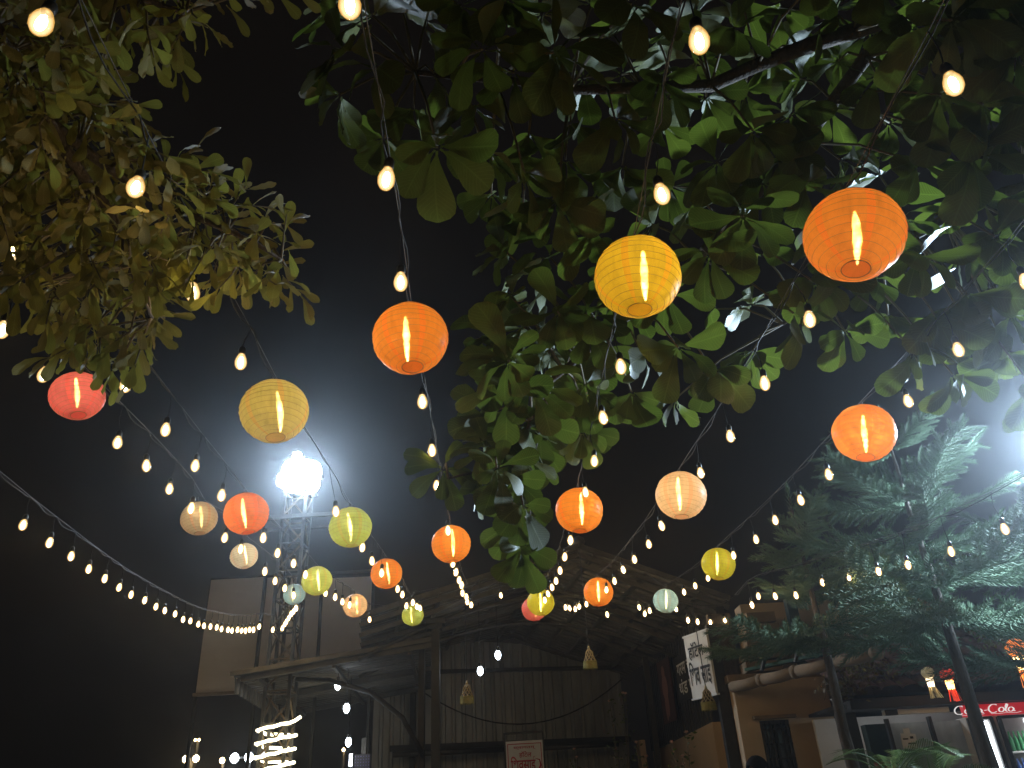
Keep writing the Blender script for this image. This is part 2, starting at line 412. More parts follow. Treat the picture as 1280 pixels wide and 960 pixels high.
STRINGS = {
  'SA': [(-3.021,3.745,3.139), (-3.192,4.359,3.189), (-3.294,4.826,3.227), (-3.399,5.315,3.266), (-3.486,5.759,3.302), (-3.603,6.240,3.342), (-3.680,6.653,3.376), (-3.761,7.078,3.411), (-3.834,7.464,3.443), (-3.854,7.797,3.469), (-3.924,8.209,3.503), (-3.952,8.489,3.526), (-3.941,8.733,3.544), (-4.034,9.174,3.582), (-4.006,9.317,3.592), (-4.024,9.603,3.615), (-4.015,9.757,3.627), (-3.967,9.843,3.632), (-3.919,9.931,3.637), (-3.918,10.093,3.650), (-3.869,10.186,3.656), (-3.848,10.274,3.663), (-3.752,10.210,3.655), (-3.730,10.300,3.661), (-3.681,10.310,3.661), (-3.605,10.242,3.653), (-3.556,10.253,3.652), (-3.388,9.962,3.624), (-3.321,10.309,3.651)],
  'S2': [(-1.821,2.274,3.008), (-1.884,2.641,3.036), 'pink', (-1.966,3.413,3.095), (-1.985,3.767,3.122), (-2.041,4.185,3.156), (-2.055,4.542,3.167), 'peach_dim', (-2.157,5.391,3.254), (-2.168,5.760,3.283), 'white', (-2.262,6.644,3.357), (-2.311,7.101,3.395), (-2.334,7.487,3.427), (-2.343,7.827,3.440), 'blue_left', (-2.581,8.756,3.536), (-2.674,8.986,3.557), (-2.753,9.165,3.573), (-2.873,9.482,3.602), (-3.002,9.820,3.633), (-3.085,10.033,3.652), (-3.228,10.410,3.686)],
  'S2b': [(-1.497,1.803,2.959), (-1.604,2.751,3.031), (-1.658,3.257,3.071), (-1.728,3.784,3.114), (-1.790,4.338,3.159), 'red_orange', (-1.885,5.423,3.248), (-1.935,5.936,3.291), (-1.924,6.347,3.324), (-1.937,6.774,3.345), 'green_left', (-2.019,7.834,3.448), (-1.982,8.097,3.469), (-1.953,8.309,3.467), (-1.879,8.334,3.435), 'peach_small', (-1.963,9.870,3.615)],
  'S3': [(-0.929,1.000,2.876), (-0.976,1.516,2.913), (-1.038,2.047,2.955), (-1.057,2.564,2.996), 'ochre', (-1.199,4.775,3.178), 'green_big', (-1.241,5.844,3.268), (-1.265,6.366,3.312), (-1.221,6.587,3.267), 'orange_left', (-1.272,7.766,3.429), (-1.277,8.114,3.458), (-1.351,8.888,3.524), 'green_low', (-1.247,8.677,3.505), (-1.244,8.982,3.531), (-1.225,9.115,3.542)],
  'S4': [(-0.285,0.980,2.847), (-0.303,1.516,2.891), (-0.345,2.028,2.935), 'orange_mid', (-0.404,3.026,3.020), (-0.438,3.676,3.075), (-0.484,4.303,3.128), (-0.528,5.424,3.223), 'orange_center', (-0.605,6.616,3.325), (-0.614,7.024,3.359), (-0.620,7.436,3.394), (-0.619,7.707,3.417), (-0.651,8.190,3.458), (-0.630,8.466,3.482), (-0.647,8.805,3.510), (-0.620,9.058,3.532)],
  'S5': [(0.454,1.123,2.863), (0.453,1.650,2.905), 'yellow', (0.457,2.778,2.999), (0.432,3.347,3.047), (0.438,4.002,3.102), (0.428,4.620,3.154), 'orange_leaf', (0.394,5.963,3.268), (0.374,6.608,3.323), (0.354,7.228,3.375), (0.332,7.776,3.422), (0.300,8.148,3.453), (0.266,8.553,3.487), (0.230,8.737,3.463), 'yellow_small', (0.214,9.367,3.556)],
  'S6': [(1.122,1.320,2.907), 'orange_big', (1.153,2.487,2.993), (1.143,3.072,3.039), (1.147,3.750,3.093), (1.115,4.379,3.144), 'peach_right', (1.078,5.680,3.251), (1.068,6.309,3.304), (1.022,6.919,3.354), (0.972,7.396,3.394), (0.946,7.997,3.444), (0.878,8.231,3.416), 'orange_shed'],
  'S7': [(1.921,2.354,3.018), (1.943,2.898,3.057), (1.974,3.457,3.098), 'orange_right', (1.995,4.645,3.190), (2.004,5.237,3.237), (1.982,5.789,3.280), (2.008,6.446,3.334), (1.955,7.035,3.372), 'lime', (1.968,8.216,3.478), (1.923,8.689,3.516), (1.872,9.099,3.550), 'blue_right'],
  'S8': [(2.407,3.760,2.509), (2.428,4.331,2.566), (2.397,4.797,2.622), (2.363,5.140,2.678), (2.304,5.487,2.737), (2.207,5.740,2.769), (2.086,6.007,2.747), (1.971,6.146,2.781), (1.878,6.273,2.817), (1.849,6.397,2.777)],
  'SF': [(-0.296,9.900,3.830), (0.517,9.900,3.633), (0.567,9.900,3.620), (0.637,9.900,3.606), (0.690,9.900,3.633), (0.784,9.900,3.658), (1.032,9.900,3.515), (1.444,9.900,3.581), (1.504,9.900,3.498), (1.570,9.900,3.534), (1.903,9.900,3.535), (2.031,9.900,3.390), (2.147,9.900,3.364), (2.304,9.900,3.346), (2.488,9.900,3.365)],
}
ALMOND_TWIGS = [
  (2.74,3.70,3.48), (2.01,2.17,4.08), (0.82,2.75,4.37), (1.22,3.75,3.91), (0.02,3.36,2.63), (1.71,2.38,4.19), (1.54,2.91,5.02), (-0.11,2.41,4.18), (0.97,3.24,3.22),
  (1.83,2.22,3.54), (0.43,2.54,4.48), (-0.30,2.27,4.60), (0.17,3.53,3.71), (0.32,2.73,4.14), (1.81,2.73,3.44), (0.23,3.16,3.90), (1.61,2.37,4.60), (1.91,1.77,3.83),
  (0.38,3.11,3.50), (-0.75,2.23,4.66), (1.02,2.68,4.02), (-0.50,2.21,4.22), (2.90,3.49,3.76), (0.52,2.41,4.05), (0.76,3.06,3.99), (1.78,2.15,4.01), (2.42,2.84,3.57),
  (0.98,4.13,3.53), (-0.55,2.66,4.28), (0.40,4.13,3.35), (0.41,3.80,3.49), (1.21,2.74,3.19), (-0.04,3.22,3.30), (2.14,3.30,3.15), (2.23,3.81,3.84), (1.55,3.09,3.96),
  (0.67,3.38,3.42), (1.56,2.68,5.12), (-0.12,1.94,4.22), (0.10,3.00,4.03), (0.45,2.19,4.53), (1.97,3.27,3.29), (1.44,3.76,3.93), (1.26,2.80,3.99), (1.89,1.94,4.16),
  (0.41,2.71,3.68), (-0.06,2.39,3.89), (2.58,2.93,3.90), (1.11,2.42,3.94), (0.61,2.83,4.18), (1.98,2.81,4.35), (0.08,2.10,4.00), (2.62,2.78,4.07), (1.42,3.39,4.01),
  (2.17,3.03,3.43), (0.69,3.57,3.81), (1.75,2.14,3.78), (0.07,3.55,3.11), (0.77,3.03,3.52), (1.64,1.98,4.01), (-0.14,3.42,2.95), (1.75,2.66,4.65), (0.63,2.59,4.55),
  (-0.53,2.20,4.55), (0.02,3.12,3.63), (1.03,2.63,4.68), (-0.05,3.00,4.20), (2.34,3.22,3.79), (-0.04,1.89,3.88), (1.72,2.87,3.85), (1.56,1.98,4.26), (0.78,2.40,4.54),
  (-0.27,2.31,4.29), (-0.23,2.08,3.59), (0.25,2.39,4.77), (1.75,2.41,3.69), (1.33,2.73,3.34), (1.66,2.79,4.10), (2.52,2.60,4.29), (-0.64,2.15,4.27), (1.38,3.78,3.63),
  (0.97,3.35,4.51), (1.03,2.50,4.86), (2.60,3.45,3.16), (0.56,2.92,3.60), (1.03,2.98,4.03), (1.77,3.46,3.53), (1.95,3.36,3.79), (1.94,1.94,3.77), (2.09,3.20,4.36),
  (2.04,3.11,3.37), (0.01,3.08,3.88), (0.10,2.34,3.69), (0.88,2.64,3.45), (1.35,2.53,4.14), (2.05,3.14,3.99), (-0.43,2.19,4.74), (0.15,2.66,4.26), (2.66,3.29,3.33),
  (0.09,3.17,3.13), (0.06,1.91,4.20), (1.82,2.99,4.67), (0.35,2.60,4.25), (1.90,2.14,4.43), (0.53,1.85,4.04), (2.38,3.09,4.09), (1.17,2.28,4.75), (1.06,2.71,4.50),
  (0.75,2.40,4.27), (-0.70,2.38,4.27), (2.55,3.26,3.69), (0.67,3.82,3.43), (-0.38,2.47,4.26), (1.07,2.23,4.37), (0.53,3.95,3.81), (1.84,2.08,3.65), (1.64,1.81,3.79),
  (-0.38,3.70,2.98), (1.79,3.25,3.95), (2.57,3.34,3.50), (0.25,2.59,3.76), (1.35,2.58,3.76), (0.74,2.90,3.15), (-0.11,3.66,3.28), (2.22,2.78,3.57), (-0.00,3.57,2.49),
  (2.50,3.58,3.55), (1.93,2.61,4.80), (0.59,2.45,4.66), (1.23,1.87,4.11), (2.23,2.50,3.90), (0.23,1.96,3.93), (0.95,2.54,5.17), (1.35,2.67,4.05), (1.01,2.51,3.54),
  (1.41,3.05,4.91), (2.45,2.46,4.66), (1.55,2.70,4.58), (0.03,3.92,3.06), (-0.17,3.85,2.91), (0.12,3.80,3.16), (0.03,4.04,2.87), (-0.02,3.47,2.81), (-0.09,3.55,3.02),
  (0.02,3.51,2.94), (-0.00,3.58,2.61), (0.00,3.59,3.09), (-0.09,3.21,2.76), (0.22,3.44,3.55), (0.23,2.95,3.41), (-0.02,3.20,3.12), (0.43,3.30,3.53), (0.08,3.40,3.63),
  (-0.01,2.88,3.12), (0.13,3.56,3.37), (0.13,3.58,3.15), (0.39,3.92,3.48), (0.52,4.11,3.81), (-0.03,3.61,3.91), (-0.09,3.75,3.25), (0.34,4.10,3.77), (-0.07,3.14,3.42),
  (0.52,3.28,3.66),
]
SMALL_LEAF_TWIGS = [
  (-1.38,1.89,3.12), (-1.29,1.30,3.09), (-0.74,2.00,3.14), (-1.49,1.73,3.27), (-1.33,2.13,2.99), (-1.15,1.68,2.80), (-1.05,1.98,3.17), (-1.30,1.34,3.21), (-0.75,1.95,2.91),
  (-1.23,1.92,2.71), (-1.64,1.97,3.03), (-1.35,1.43,3.12), (-1.39,1.73,3.15), (-1.28,1.52,2.95), (-1.32,1.61,3.48), (-1.14,1.71,3.27), (-1.52,1.85,3.09), (-1.41,1.60,3.59),
  (-1.47,2.05,3.11), (-1.41,1.48,3.10), (-1.32,1.46,2.96), (-1.41,1.90,3.37), (-1.00,1.62,3.08), (-1.25,2.25,3.08), (-1.13,1.90,2.71), (-1.47,1.85,3.40), (-1.44,1.75,3.51),
  (-1.36,1.76,3.54), (-1.24,1.47,3.05), (-1.07,1.73,3.10), (-1.18,2.07,2.84), (-1.32,1.42,3.30), (-1.58,2.13,2.96), (-0.93,1.85,2.93), (-1.27,1.36,3.12), (-1.28,1.65,2.99),
  (-1.36,1.85,2.81), (-1.39,1.65,2.98), (-1.10,1.47,3.12), (-1.06,1.70,2.83), (-1.20,1.67,3.06), (-1.09,1.69,3.15), (-1.02,2.08,3.34), (-1.17,1.72,2.73), (-0.97,2.07,3.26),
  (-1.00,1.88,3.26), (-1.28,1.66,3.10), (-1.42,1.73,3.39), (-1.22,1.37,3.14), (-0.92,2.12,3.39), (-1.36,1.69,2.84), (-1.33,1.83,3.37), (-1.24,1.43,3.15), (-1.05,1.74,2.78),
  (-0.77,1.83,3.00), (-1.39,1.97,2.89), (-1.18,1.87,3.06), (-1.21,2.07,2.97), (-0.94,2.27,3.18), (-1.12,2.03,3.07), (-1.11,1.54,3.13), (-1.35,1.96,3.19), (-1.30,1.64,2.86),
  (-1.20,1.66,3.38), (-1.19,2.04,3.06), (-0.90,1.88,2.99), (-1.55,2.03,3.12), (-1.00,1.81,3.15), (-1.33,1.99,3.35), (-1.30,1.67,3.29), (-1.40,1.53,3.18), (-1.37,1.74,2.76),
  (-0.98,1.71,2.98), (-1.43,1.68,2.93), (-1.24,1.44,3.29), (-1.24,1.23,3.12), (-1.34,2.06,3.02), (-1.20,1.83,2.93), (-1.18,1.77,3.06), (-1.45,2.16,2.93), (-1.24,1.81,3.47),
  (-1.10,1.61,3.11), (-1.29,1.65,2.75), (-1.19,2.02,3.18), (-1.49,2.12,2.89), (-0.79,2.14,3.13), (-1.31,1.87,3.31), (-0.88,1.89,3.18), (-0.90,2.01,2.99), (-1.25,1.68,2.88),
  (-0.91,2.13,3.19), (-1.02,1.65,2.94), (-0.87,2.21,3.38), (-1.42,1.65,2.84), (-0.87,2.22,3.25), (-1.38,1.82,3.08), (-1.21,1.29,3.24), (-1.01,2.02,3.17), (-1.19,1.99,2.69),
  (-1.09,1.95,3.08), (-1.31,1.50,2.84), (-0.95,1.70,3.15), (-1.22,1.89,2.76), (-1.21,1.41,3.05), (-1.62,1.75,3.23), (-1.46,1.61,3.36), (-1.30,1.46,2.88), (-1.31,1.62,2.95),
  (-1.23,1.52,3.00), (-1.05,1.79,3.16), (-1.05,1.78,3.28), (-1.23,1.64,3.02), (-1.11,1.94,2.68), (-1.31,1.39,2.94), (-0.89,1.79,3.15), (-1.27,1.41,3.40), (-1.50,2.03,3.02),
  (-1.21,2.20,2.97), (-1.34,2.15,2.81), (-1.17,1.63,2.95), (-1.00,1.59,3.13), (-1.47,1.64,3.23), (-1.64,1.80,3.18), (-0.96,1.84,3.15), (-1.11,1.69,2.90), (-1.22,1.74,2.93),
  (-1.51,1.49,3.42), (-1.31,1.49,3.13), (-1.10,1.30,3.16), (-1.39,1.82,3.38), (-1.46,1.65,2.90), (-1.04,2.18,3.14), (-1.45,1.48,3.23), (-1.38,2.04,2.77), (-1.32,1.86,2.89),
  (-0.93,2.05,3.17), (-1.35,1.40,3.36), (-1.05,1.84,2.84), (-1.38,1.63,3.44), (-1.27,2.13,2.94), (-0.79,2.23,3.12), (-1.14,1.52,3.27), (-1.19,1.86,3.20), (-0.92,2.04,3.09),
  (-1.53,1.76,2.89), (-1.01,1.92,3.03), (-1.36,1.55,3.02), (-1.23,1.84,3.27), (-1.08,1.80,2.93), (-1.38,2.05,2.92), (-1.55,1.80,3.20), (-1.32,1.67,3.37), (-1.25,1.36,3.27),
  (-1.21,1.55,3.38), (-1.33,2.11,3.11), (-1.32,1.62,2.68), (-1.19,1.47,3.22), (-1.16,1.41,3.54), (-1.43,1.50,3.70), (-1.21,1.63,3.73), (-1.04,1.41,3.52), (-1.31,1.46,3.54),
  (-1.45,1.42,3.50), (-0.92,1.41,3.54), (-1.38,1.48,3.50), (-0.96,1.37,3.35), (-1.10,1.37,3.57), (-1.51,1.42,3.59), (-1.20,1.32,3.48), (-0.92,1.46,3.48), (-1.10,1.29,3.20),
  (-1.41,1.39,3.61), (-1.00,1.46,3.58), (-1.18,1.36,3.56), (-0.98,1.30,3.47), (-1.09,1.41,3.53), (-1.28,1.32,3.26), (-1.19,1.47,3.53), (-1.25,1.23,3.29), (-1.08,1.24,3.27),
  (-1.33,1.37,3.59), (-1.25,1.29,3.29), (-1.06,1.36,3.30), (-1.02,1.56,3.57), (-0.95,1.52,3.77), (-1.06,1.51,3.77), (-0.82,1.33,3.36), (-1.42,1.31,3.51), (-1.29,1.26,3.20),
  (-1.28,1.44,3.41), (-0.82,1.57,3.80), (-0.68,1.52,3.73), (-0.81,1.48,3.70),
]
# ================================================================ GROUND
g = MB()
R_ = 600.0
xs = [-R_, -60, -12, 0, 12, 60, R_]
vs = [(x, y, 0.03 * noise.noise(Vector((x * .3, y * .3, 0))) - 0.03) for y in xs for x in xs]
fs = [(j * 7 + i, j * 7 + i + 1, (j + 1) * 7 + i + 1, (j + 1) * 7 + i) for j in range(6) for i in range(6)]
g.add(vs, fs)
tag(g.build('ground', M['ground']), kind='structure')

# ================================================================ SHED
def corrugated(p00, p10, p11, p01, pitch, depth, rows=2, thick=0.0):
    """sheet with trapezoid ribs that run from edge p00-p10 to edge p01-p11"""
    p00, p10, p11, p01 = (Vector(p) for p in (p00, p10, p11, p01))
    nrm = (p10 - p00).cross(p01 - p00).normalized()
    n = max(1, round((p10 - p00).length / pitch))
    us = []
    for i in range(n):
        for du, h in ((0, 0), (.55, 0), (.65, 1), (.9, 1)): us.append(((i + du) / n, h))
    us.append((1.0, 0))
    mb = MB(); vs = []; c = len(us)
    for r in range(rows + 1):
        t = r / rows
        a, b = p00.lerp(p01, t), p10.lerp(p11, t)
        for u, h in us:
            sag = 0.012 * noise.noise(Vector((u * 5 + p00.x, t * 3 + p00.y, p00.z)))
            vs.append(a.lerp(b, u) + nrm * (h * depth + sag))
    fs = [(r * c + i, r * c + i + 1, (r + 1) * c + i + 1, (r + 1) * c + i) for r in range(rows) for i in range(c - 1)]
    mb.add(vs, fs)
    return mb

shed = thing('shed', 'dark open-fronted shed with a low gabled corrugated roof and lean-to on its left', 'shed', (0, 13, 0))
def sp(mb, name, mat, smooth=False):
    o = mb.build(name, mat, None, smooth); o.parent = shed; o.matrix_parent_inverse = Matrix.Translation((0, -13, 0)); return o
RIDGE_F, RIDGE_B = Vector((.82, 10.9, 4.72)), Vector((-.30, 16.6, 4.70))
LEAVE_F, LEAVE_B = Vector((-2.30, 10.9, 3.90)), Vector((-3.2, 15.5, 3.95))
REAVE_F, REAVE_B = Vector((2.85, 10.9, 3.86)), Vector((2.05, 16.8, 3.75))
NS = 6
for k in range(NS):
    t0, t1 = k / NS, (k + 1) / NS
    lift = Vector((0, 0, 0.012 * (k % 2)))
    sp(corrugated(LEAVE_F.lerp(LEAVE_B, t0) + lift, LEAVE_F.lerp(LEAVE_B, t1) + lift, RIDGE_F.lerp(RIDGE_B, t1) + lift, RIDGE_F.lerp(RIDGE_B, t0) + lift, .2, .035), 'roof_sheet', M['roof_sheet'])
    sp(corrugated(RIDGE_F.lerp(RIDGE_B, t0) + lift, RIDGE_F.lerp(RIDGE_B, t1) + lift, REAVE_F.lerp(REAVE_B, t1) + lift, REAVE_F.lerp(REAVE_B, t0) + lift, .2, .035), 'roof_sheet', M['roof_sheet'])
# ridge cap
sp(MB().tube([RIDGE_F + Vector((0.02, -.05, .05)), RIDGE_B + Vector((0, 0, .05))], .09, 8), 'ridge_cap', M['roof_sheet'], True)
# purlins under each slope, seen end-on as the banded front edge
for i in range(1, 6):
    t = i / 5.6
    dz = Vector((0, 0, -.06))
    for A, B in ((LEAVE_F.lerp(RIDGE_F, t), LEAVE_B.lerp(RIDGE_B, t)), (REAVE_F.lerp(RIDGE_F, t), REAVE_B.lerp(RIDGE_B, t))):
        sp(MB().bar(A + dz + Vector((0, .05, 0)), B + dz, .05, .06), 'purlin', M['steel'])
# rafters: front pair (two tubes one over the other), middle and rear trusses
for t, deep in ((0.012, 1), (0.33, 1), (0.66, 0), (0.985, 0)):
    L_, Rg, Rt = LEAVE_F.lerp(LEAVE_B, t), RIDGE_F.lerp(RIDGE_B, t), REAVE_F.lerp(REAVE_B, t)
    for dz in ((-.12, -.26) if deep else (-.12,)):
        d = Vector((0, 0, dz))
        sp(MB().bar(L_ + d, Rg + d, .05, .06), 'rafter', M['steel'])
        sp(MB().bar(Rg + d + Vector((.03, 0, 0)), Rt + d, .05, .06), 'rafter', M['steel'])
    if deep:
        for f in (.2, .4, .6, .8):
            for A in (L_, Rt):
                p = A.lerp(Rg, f); q = A.lerp(Rg, f + .1)
                sp(MB().bar(p + Vector((0, 0, -.12)), q + Vector((0, 0, -.26)), .028), 'web', M['steel'])
        # bowed lower chord
        arc = [L_.lerp(Rt, k / 14) for k in range(15)]
        arc = [Vector((p.x, p.y, 3.32 + .72 * sin(pi * k / 14))) for k, p in enumerate(arc)]
        sp(MB().tube(arc, .032, 6), 'bottom_chord', M['dark_steel'], True)
# fascia strip along the two front edges (light catches it)
sp(MB().bar(LEAVE_F + Vector((0, -.06, -.02)), RIDGE_F + Vector((0, -.06, -.02)), .025, .07), 'fascia', M['steel'])
sp(MB().bar(RIDGE_F + Vector((.02, -.06, -.02)), REAVE_F + Vector((0, -.06, -.02)), .025, .07), 'fascia', M['steel'])
# posts
for x, y, z, w in ((-1.25, 10.95, 3.72, .11), (-1.50, 11.4, 3.5, .08), (-2.2, 15.5, 3.8, .1), (2.7, 10.95, 3.75, .11), (2.0, 13.8, 3.6, .09), (-1.62, 12.4, 3.6, .08)):
    o = sp(MB().box((x, y, z / 2), (w, w, z)), 'post', M['dark_steel'])
sp(MB().box((-1.25, 10.95, 3.76), (.26, .2, .07)).box((-1.25, 10.95, 3.69), (.18, .16, .06)), 'post_capital', M['dark_steel'])
# back wall
BW = [(-2.95, 15.55), (-2.0, 15.75), (-1.05, 15.95), (-.1, 16.15), (.85, 16.35), (1.85, 16.55)]
TOPZ = [4.15, 4.40, 4.43, 4.36, 4.05, 3.74]
for k in range(5):
    (x0, y0), (x1, y1) = BW[k], BW[k + 1]
    dy = .015 * (k % 2)
    sp(corrugated((x0, y0 + dy, 0), (x1, y1 + dy, 0), (x1, y1 + dy, TOPZ[k + 1]), (x0, y0 + dy, TOPZ[k]), .19, .03), 'wall_sheet', M['sheet'])
sp(MB().bar((-2.6, 15.45, 3.84), (1.9, 16.35, 3.84), .06, .07), 'girt', M['dark_steel'])
sp(MB().bar((-2.6, 15.40, 2.52), (1.9, 16.30, 2.52), .07, .1), 'girt', M['dark_steel'])
sp(MB().tube([(-2.5, 15.1, 2.40), (-.5, 15.6, 2.42)], .05, 8), 'rail_pipe', M['steel'], True)
sp(MB().tube([(.2, 15.6, 2.40), (1.6, 15.9, 2.42)], .045, 8), 'rail_pipe', M['steel'], True)
# slack cable across the back wall
sp(MB().tube([(-2.0 + 3.8 * t, 15.2 + .7 * t, 3.45 - .85 * 4 * t * (1 - t) * .8 + .1 * t) for t in [k / 24 for k in range(25)]], .012, 5), 'slack_cable', M['cable'], True)
# right hand side wall: dark sheet over ochre plaster
sp(MB().box((2.42, 13.9, 1.15), (.12, 5.8, 2.3)), 'side_wall', M['ochre'])
sp(corrugated((2.40, 11.05, 2.3), (2.30, 16.6, 2.3), (2.30, 16.6, 3.7), (2.40, 11.05, 3.7), .19, .03), 'side_sheet', M['dark_steel'])
sp(MB().box((1.93, 15.2, 1.2), (.1, .5, 2.4)), 'plaster_pier', M['ochre'])
# lean-to on the left
LT_T, LT_E = Vector((-1.30, 11.0, 3.56)), Vector((-4.05, 11.0, 3.25))
LT_TB, LT_EB = Vector((-1.6, 14.6, 3.50)), Vector((-4.3, 14.6, 3.18))
for k in range(4):
    t0, t1 = k / 4, (k + 1) / 4
    lift = Vector((0, 0, 0.012 * (k % 2)))
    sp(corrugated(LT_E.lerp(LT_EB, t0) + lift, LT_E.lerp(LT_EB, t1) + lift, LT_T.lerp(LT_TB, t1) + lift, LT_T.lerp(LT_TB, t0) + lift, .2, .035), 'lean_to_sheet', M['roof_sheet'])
for t in (.02, .5, .97):
    sp(MB().bar(LT_E.lerp(LT_EB, t) + Vector((.12, 0, -.07)), LT_T.lerp(LT_TB, t) + Vector((0, 0, -.07)), .05, .07), 'lean_to_rafter', M['steel'])
for t in (.12, .5, .88):
    sp(MB().bar(LT_E.lerp(LT_T, t) + Vector((0, .08, -.12)), LT_EB.lerp(LT_TB, t) + Vector((0, 0, -.12)), .045, .05), 'lean_to_purlin', M['steel'])
sp(MB().bar(LT_E + Vector((0, -.05, -.02)), LT_T + Vector((0, -.05, -.02)), .025, .06), 'lean_to_fascia', M['steel'])
# valance hanging from the lean-to's low end
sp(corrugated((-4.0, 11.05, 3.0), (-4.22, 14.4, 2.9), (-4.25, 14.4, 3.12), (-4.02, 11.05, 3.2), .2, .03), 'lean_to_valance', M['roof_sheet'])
sp(MB().tube([(-1.45, 11.3, 2.1), (-1.75, 11.35, 2.6), (-2.2, 11.4, 2.95), (-2.8, 11.45, 3.15), (-3.3, 11.5, 3.2)], .035, 6), 'curved_brace', M['black_paint'], True)
sp(MB().box((-2.55, 12.8, 1.25), (.07, .07, 2.5)), 'stub_post', M['steel'])

# ================================================================ HOARDING behind the mast
hoard = thing('hoarding', 'large blank beige hoarding seen from behind at the left of the shed', 'hoarding', (-4.1, 13.6, 0))
def hp(mb, name, mat): 
    o = mb.build(name, mat); o.parent = hoard; o.matrix_parent_inverse = Matrix.Translation((4.1, -13.6, 0)); return o
def cloth(x0, x1, z0, z1, y):
    mb = MB(); n, r = 8, 8; vs = []
    for j in range(r + 1):
        for i in range(n + 1):
            x = x0 + (x1 - x0) * i / n; z = z0 + (z1 - z0) * j / r
            vs.append((x, y + .05 * noise.noise(Vector((x * 1.5, z * 1.2, y))), z))
    mb.add(vs, [(j * (n + 1) + i, j * (n + 1) + i + 1, (j + 1) * (n + 1) + i + 1, (j + 1) * (n + 1) + i) for j in range(r) for i in range(n)])
    return mb
for x0, x1, z0, z1, y in ((-5.58, -4.64, 3.40, 5.30, 13.60), (-4.58, -4.22, 3.40, 5.29, 13.64), (-4.16, -3.62, 3.55, 5.27, 13.66), (-3.56, -2.70, 3.6, 5.22, 13.66)):
    hp(cloth(x0, x1, z0, z1, y), 'panel', M['hoarding'])
for x in (-5.60, -4.61, -4.19, -3.59, -2.68):
    hp(MB().box((x, 13.70, 2.65), (.05, .05, 5.3)), 'upright', M['dark_steel'])
hp(MB().box((-4.15, 13.70, 5.33), (2.95, .05, .05)), 'top_rail', M['dark_steel'])
hp(MB().box((-4.85, 13.58, 3.37), (1.5, .09, .05)), 'bottom_rail', M['cornice'])

# ================================================================ LATTICE MAST with floodlights
MX, MY, MZ, MW = -3.58, 11.75, 6.15, .17
mast = thing('lattice_mast', 'tall square lattice steel mast carrying the floodlights in front of the hoarding', 'mast', (MX, MY, 0))
legs = [(-MW, -MW), (MW, -MW), (MW, MW), (-MW, MW)]
for a, b in legs: MB().box((a, b, MZ / 2), (.045, .045, MZ)).build('mast_leg', M['mast_steel'], mast)
nb = 14
for k in range(nb + 1):
    z = .05 + k * (MZ - .1) / nb
    for i in range(4):
        a, b = legs[i], legs[(i + 1) % 4]
        MB().bar((a[0], a[1], z), (b[0], b[1], z), .024).build('rung', M['rust' if k % 3 else 'mast_steel'], mast)
        if k < nb:
            z2 = z + (MZ - .1) / nb
            p, q = (a, b) if k % 2 else (b, a)
            MB().bar((p[0] * 1.03, p[1] * 1.03, z + .02), (q[0] * 1.03, q[1] * 1.03, z2 - .02), .022).build('brace', M['rust'], mast)
MB().box((0, -.20, 5.66), (1.25, .06, .06)).build('cross_arm', M['mast_steel'], mast)
MB().box((0, .20, 5.60), (1.05, .05, .05)).build('cross_arm', M['mast_steel'], mast)
MB().box((0, 0, 6.16), (.5, .5, .03)).build('head_plate', M['mast_steel'], mast)

def floodlight(label, loc, aim, w, h, group=None, power=None, size=None, name='floodlight'):
    t = thing(name, label, 'floodlight', loc, group)
    q = (Vector(aim) - Vector(loc)).to_track_quat('-Z', 'Y')
    t.rotation_mode = 'QUATERNION'; t.rotation_quaternion = q
    body = MB(); body.box((0, 0, .06), (w * .86, h * .86, .08)).build('housing', M['housing'], t)
    for k in range(4): MB().box(((k - 1.5) * w / 4, 0, .09), (.012, h * .9, .04)).build('cooling_fin', M['housing'], t)
    # rounded lens
    vs, fs = [(0, 0, -.012)], []
    n = 20
    for k in range(n):
        a = 2 * pi * k / n
        c_, s_ = cos(a), sin(a)
        vs.append((w / 2 * math.copysign(abs(c_) ** .6, c_), h / 2 * math.copysign(abs(s_) ** .6, s_), 0.0))
    fs = [(0, k + 1, (k + 1) % n + 1) for k in range(n)]
    l = MB(); l.add(vs, fs); l.build('lens', M['flood_face'], t)
    br = MB(); br.tube([(-w / 2 - .04, 0, .03), (-w / 2 - .05, 0, .16), (w / 2 + .05, 0, .16), (w / 2 + .04, 0, .03)], .012, 6); br.build('bracket', M['housing'], t)
    if power:
        li = bpy.data.lights.new('flood_beam', 'AREA'); li.shape = 'RECTANGLE'; li.size = size or w; li.size_y = (size or h); li.energy = power; li.color = (0.58, 0.78, 1.0)
        lo = bpy.data.objects.new('flood_beam', li); COL.objects.link(lo); lo.parent = t; lo.location = (0, 0, -.05)
    return t
AIM = (0.2, 1.0, 1.0)
floodlight('broad glaring white floodlight at the centre of the mast head', (MX + .10, MY - .28, 6.30), AIM, .62, .56, 'floodlights on the mast', FLOOD_POWER)  # lens enlarged and rounded to stand for the lamp's bloom
floodlight('small white floodlight standing highest on the mast, above the glaring one', (MX + .02, MY - .34, 6.63), AIM, .14, .15, 'floodlights on the mast')
floodlight('small white floodlight low at the right side of the glaring one on the mast', (MX + .36, MY - .40, 6.18), AIM, .13, .14, 'floodlights on the mast')
floodlight('white floodlight tucked against the left edge of the mast head', (MX - .17, MY - .36, 6.22), AIM, .18, .22, 'floodlights on the mast')
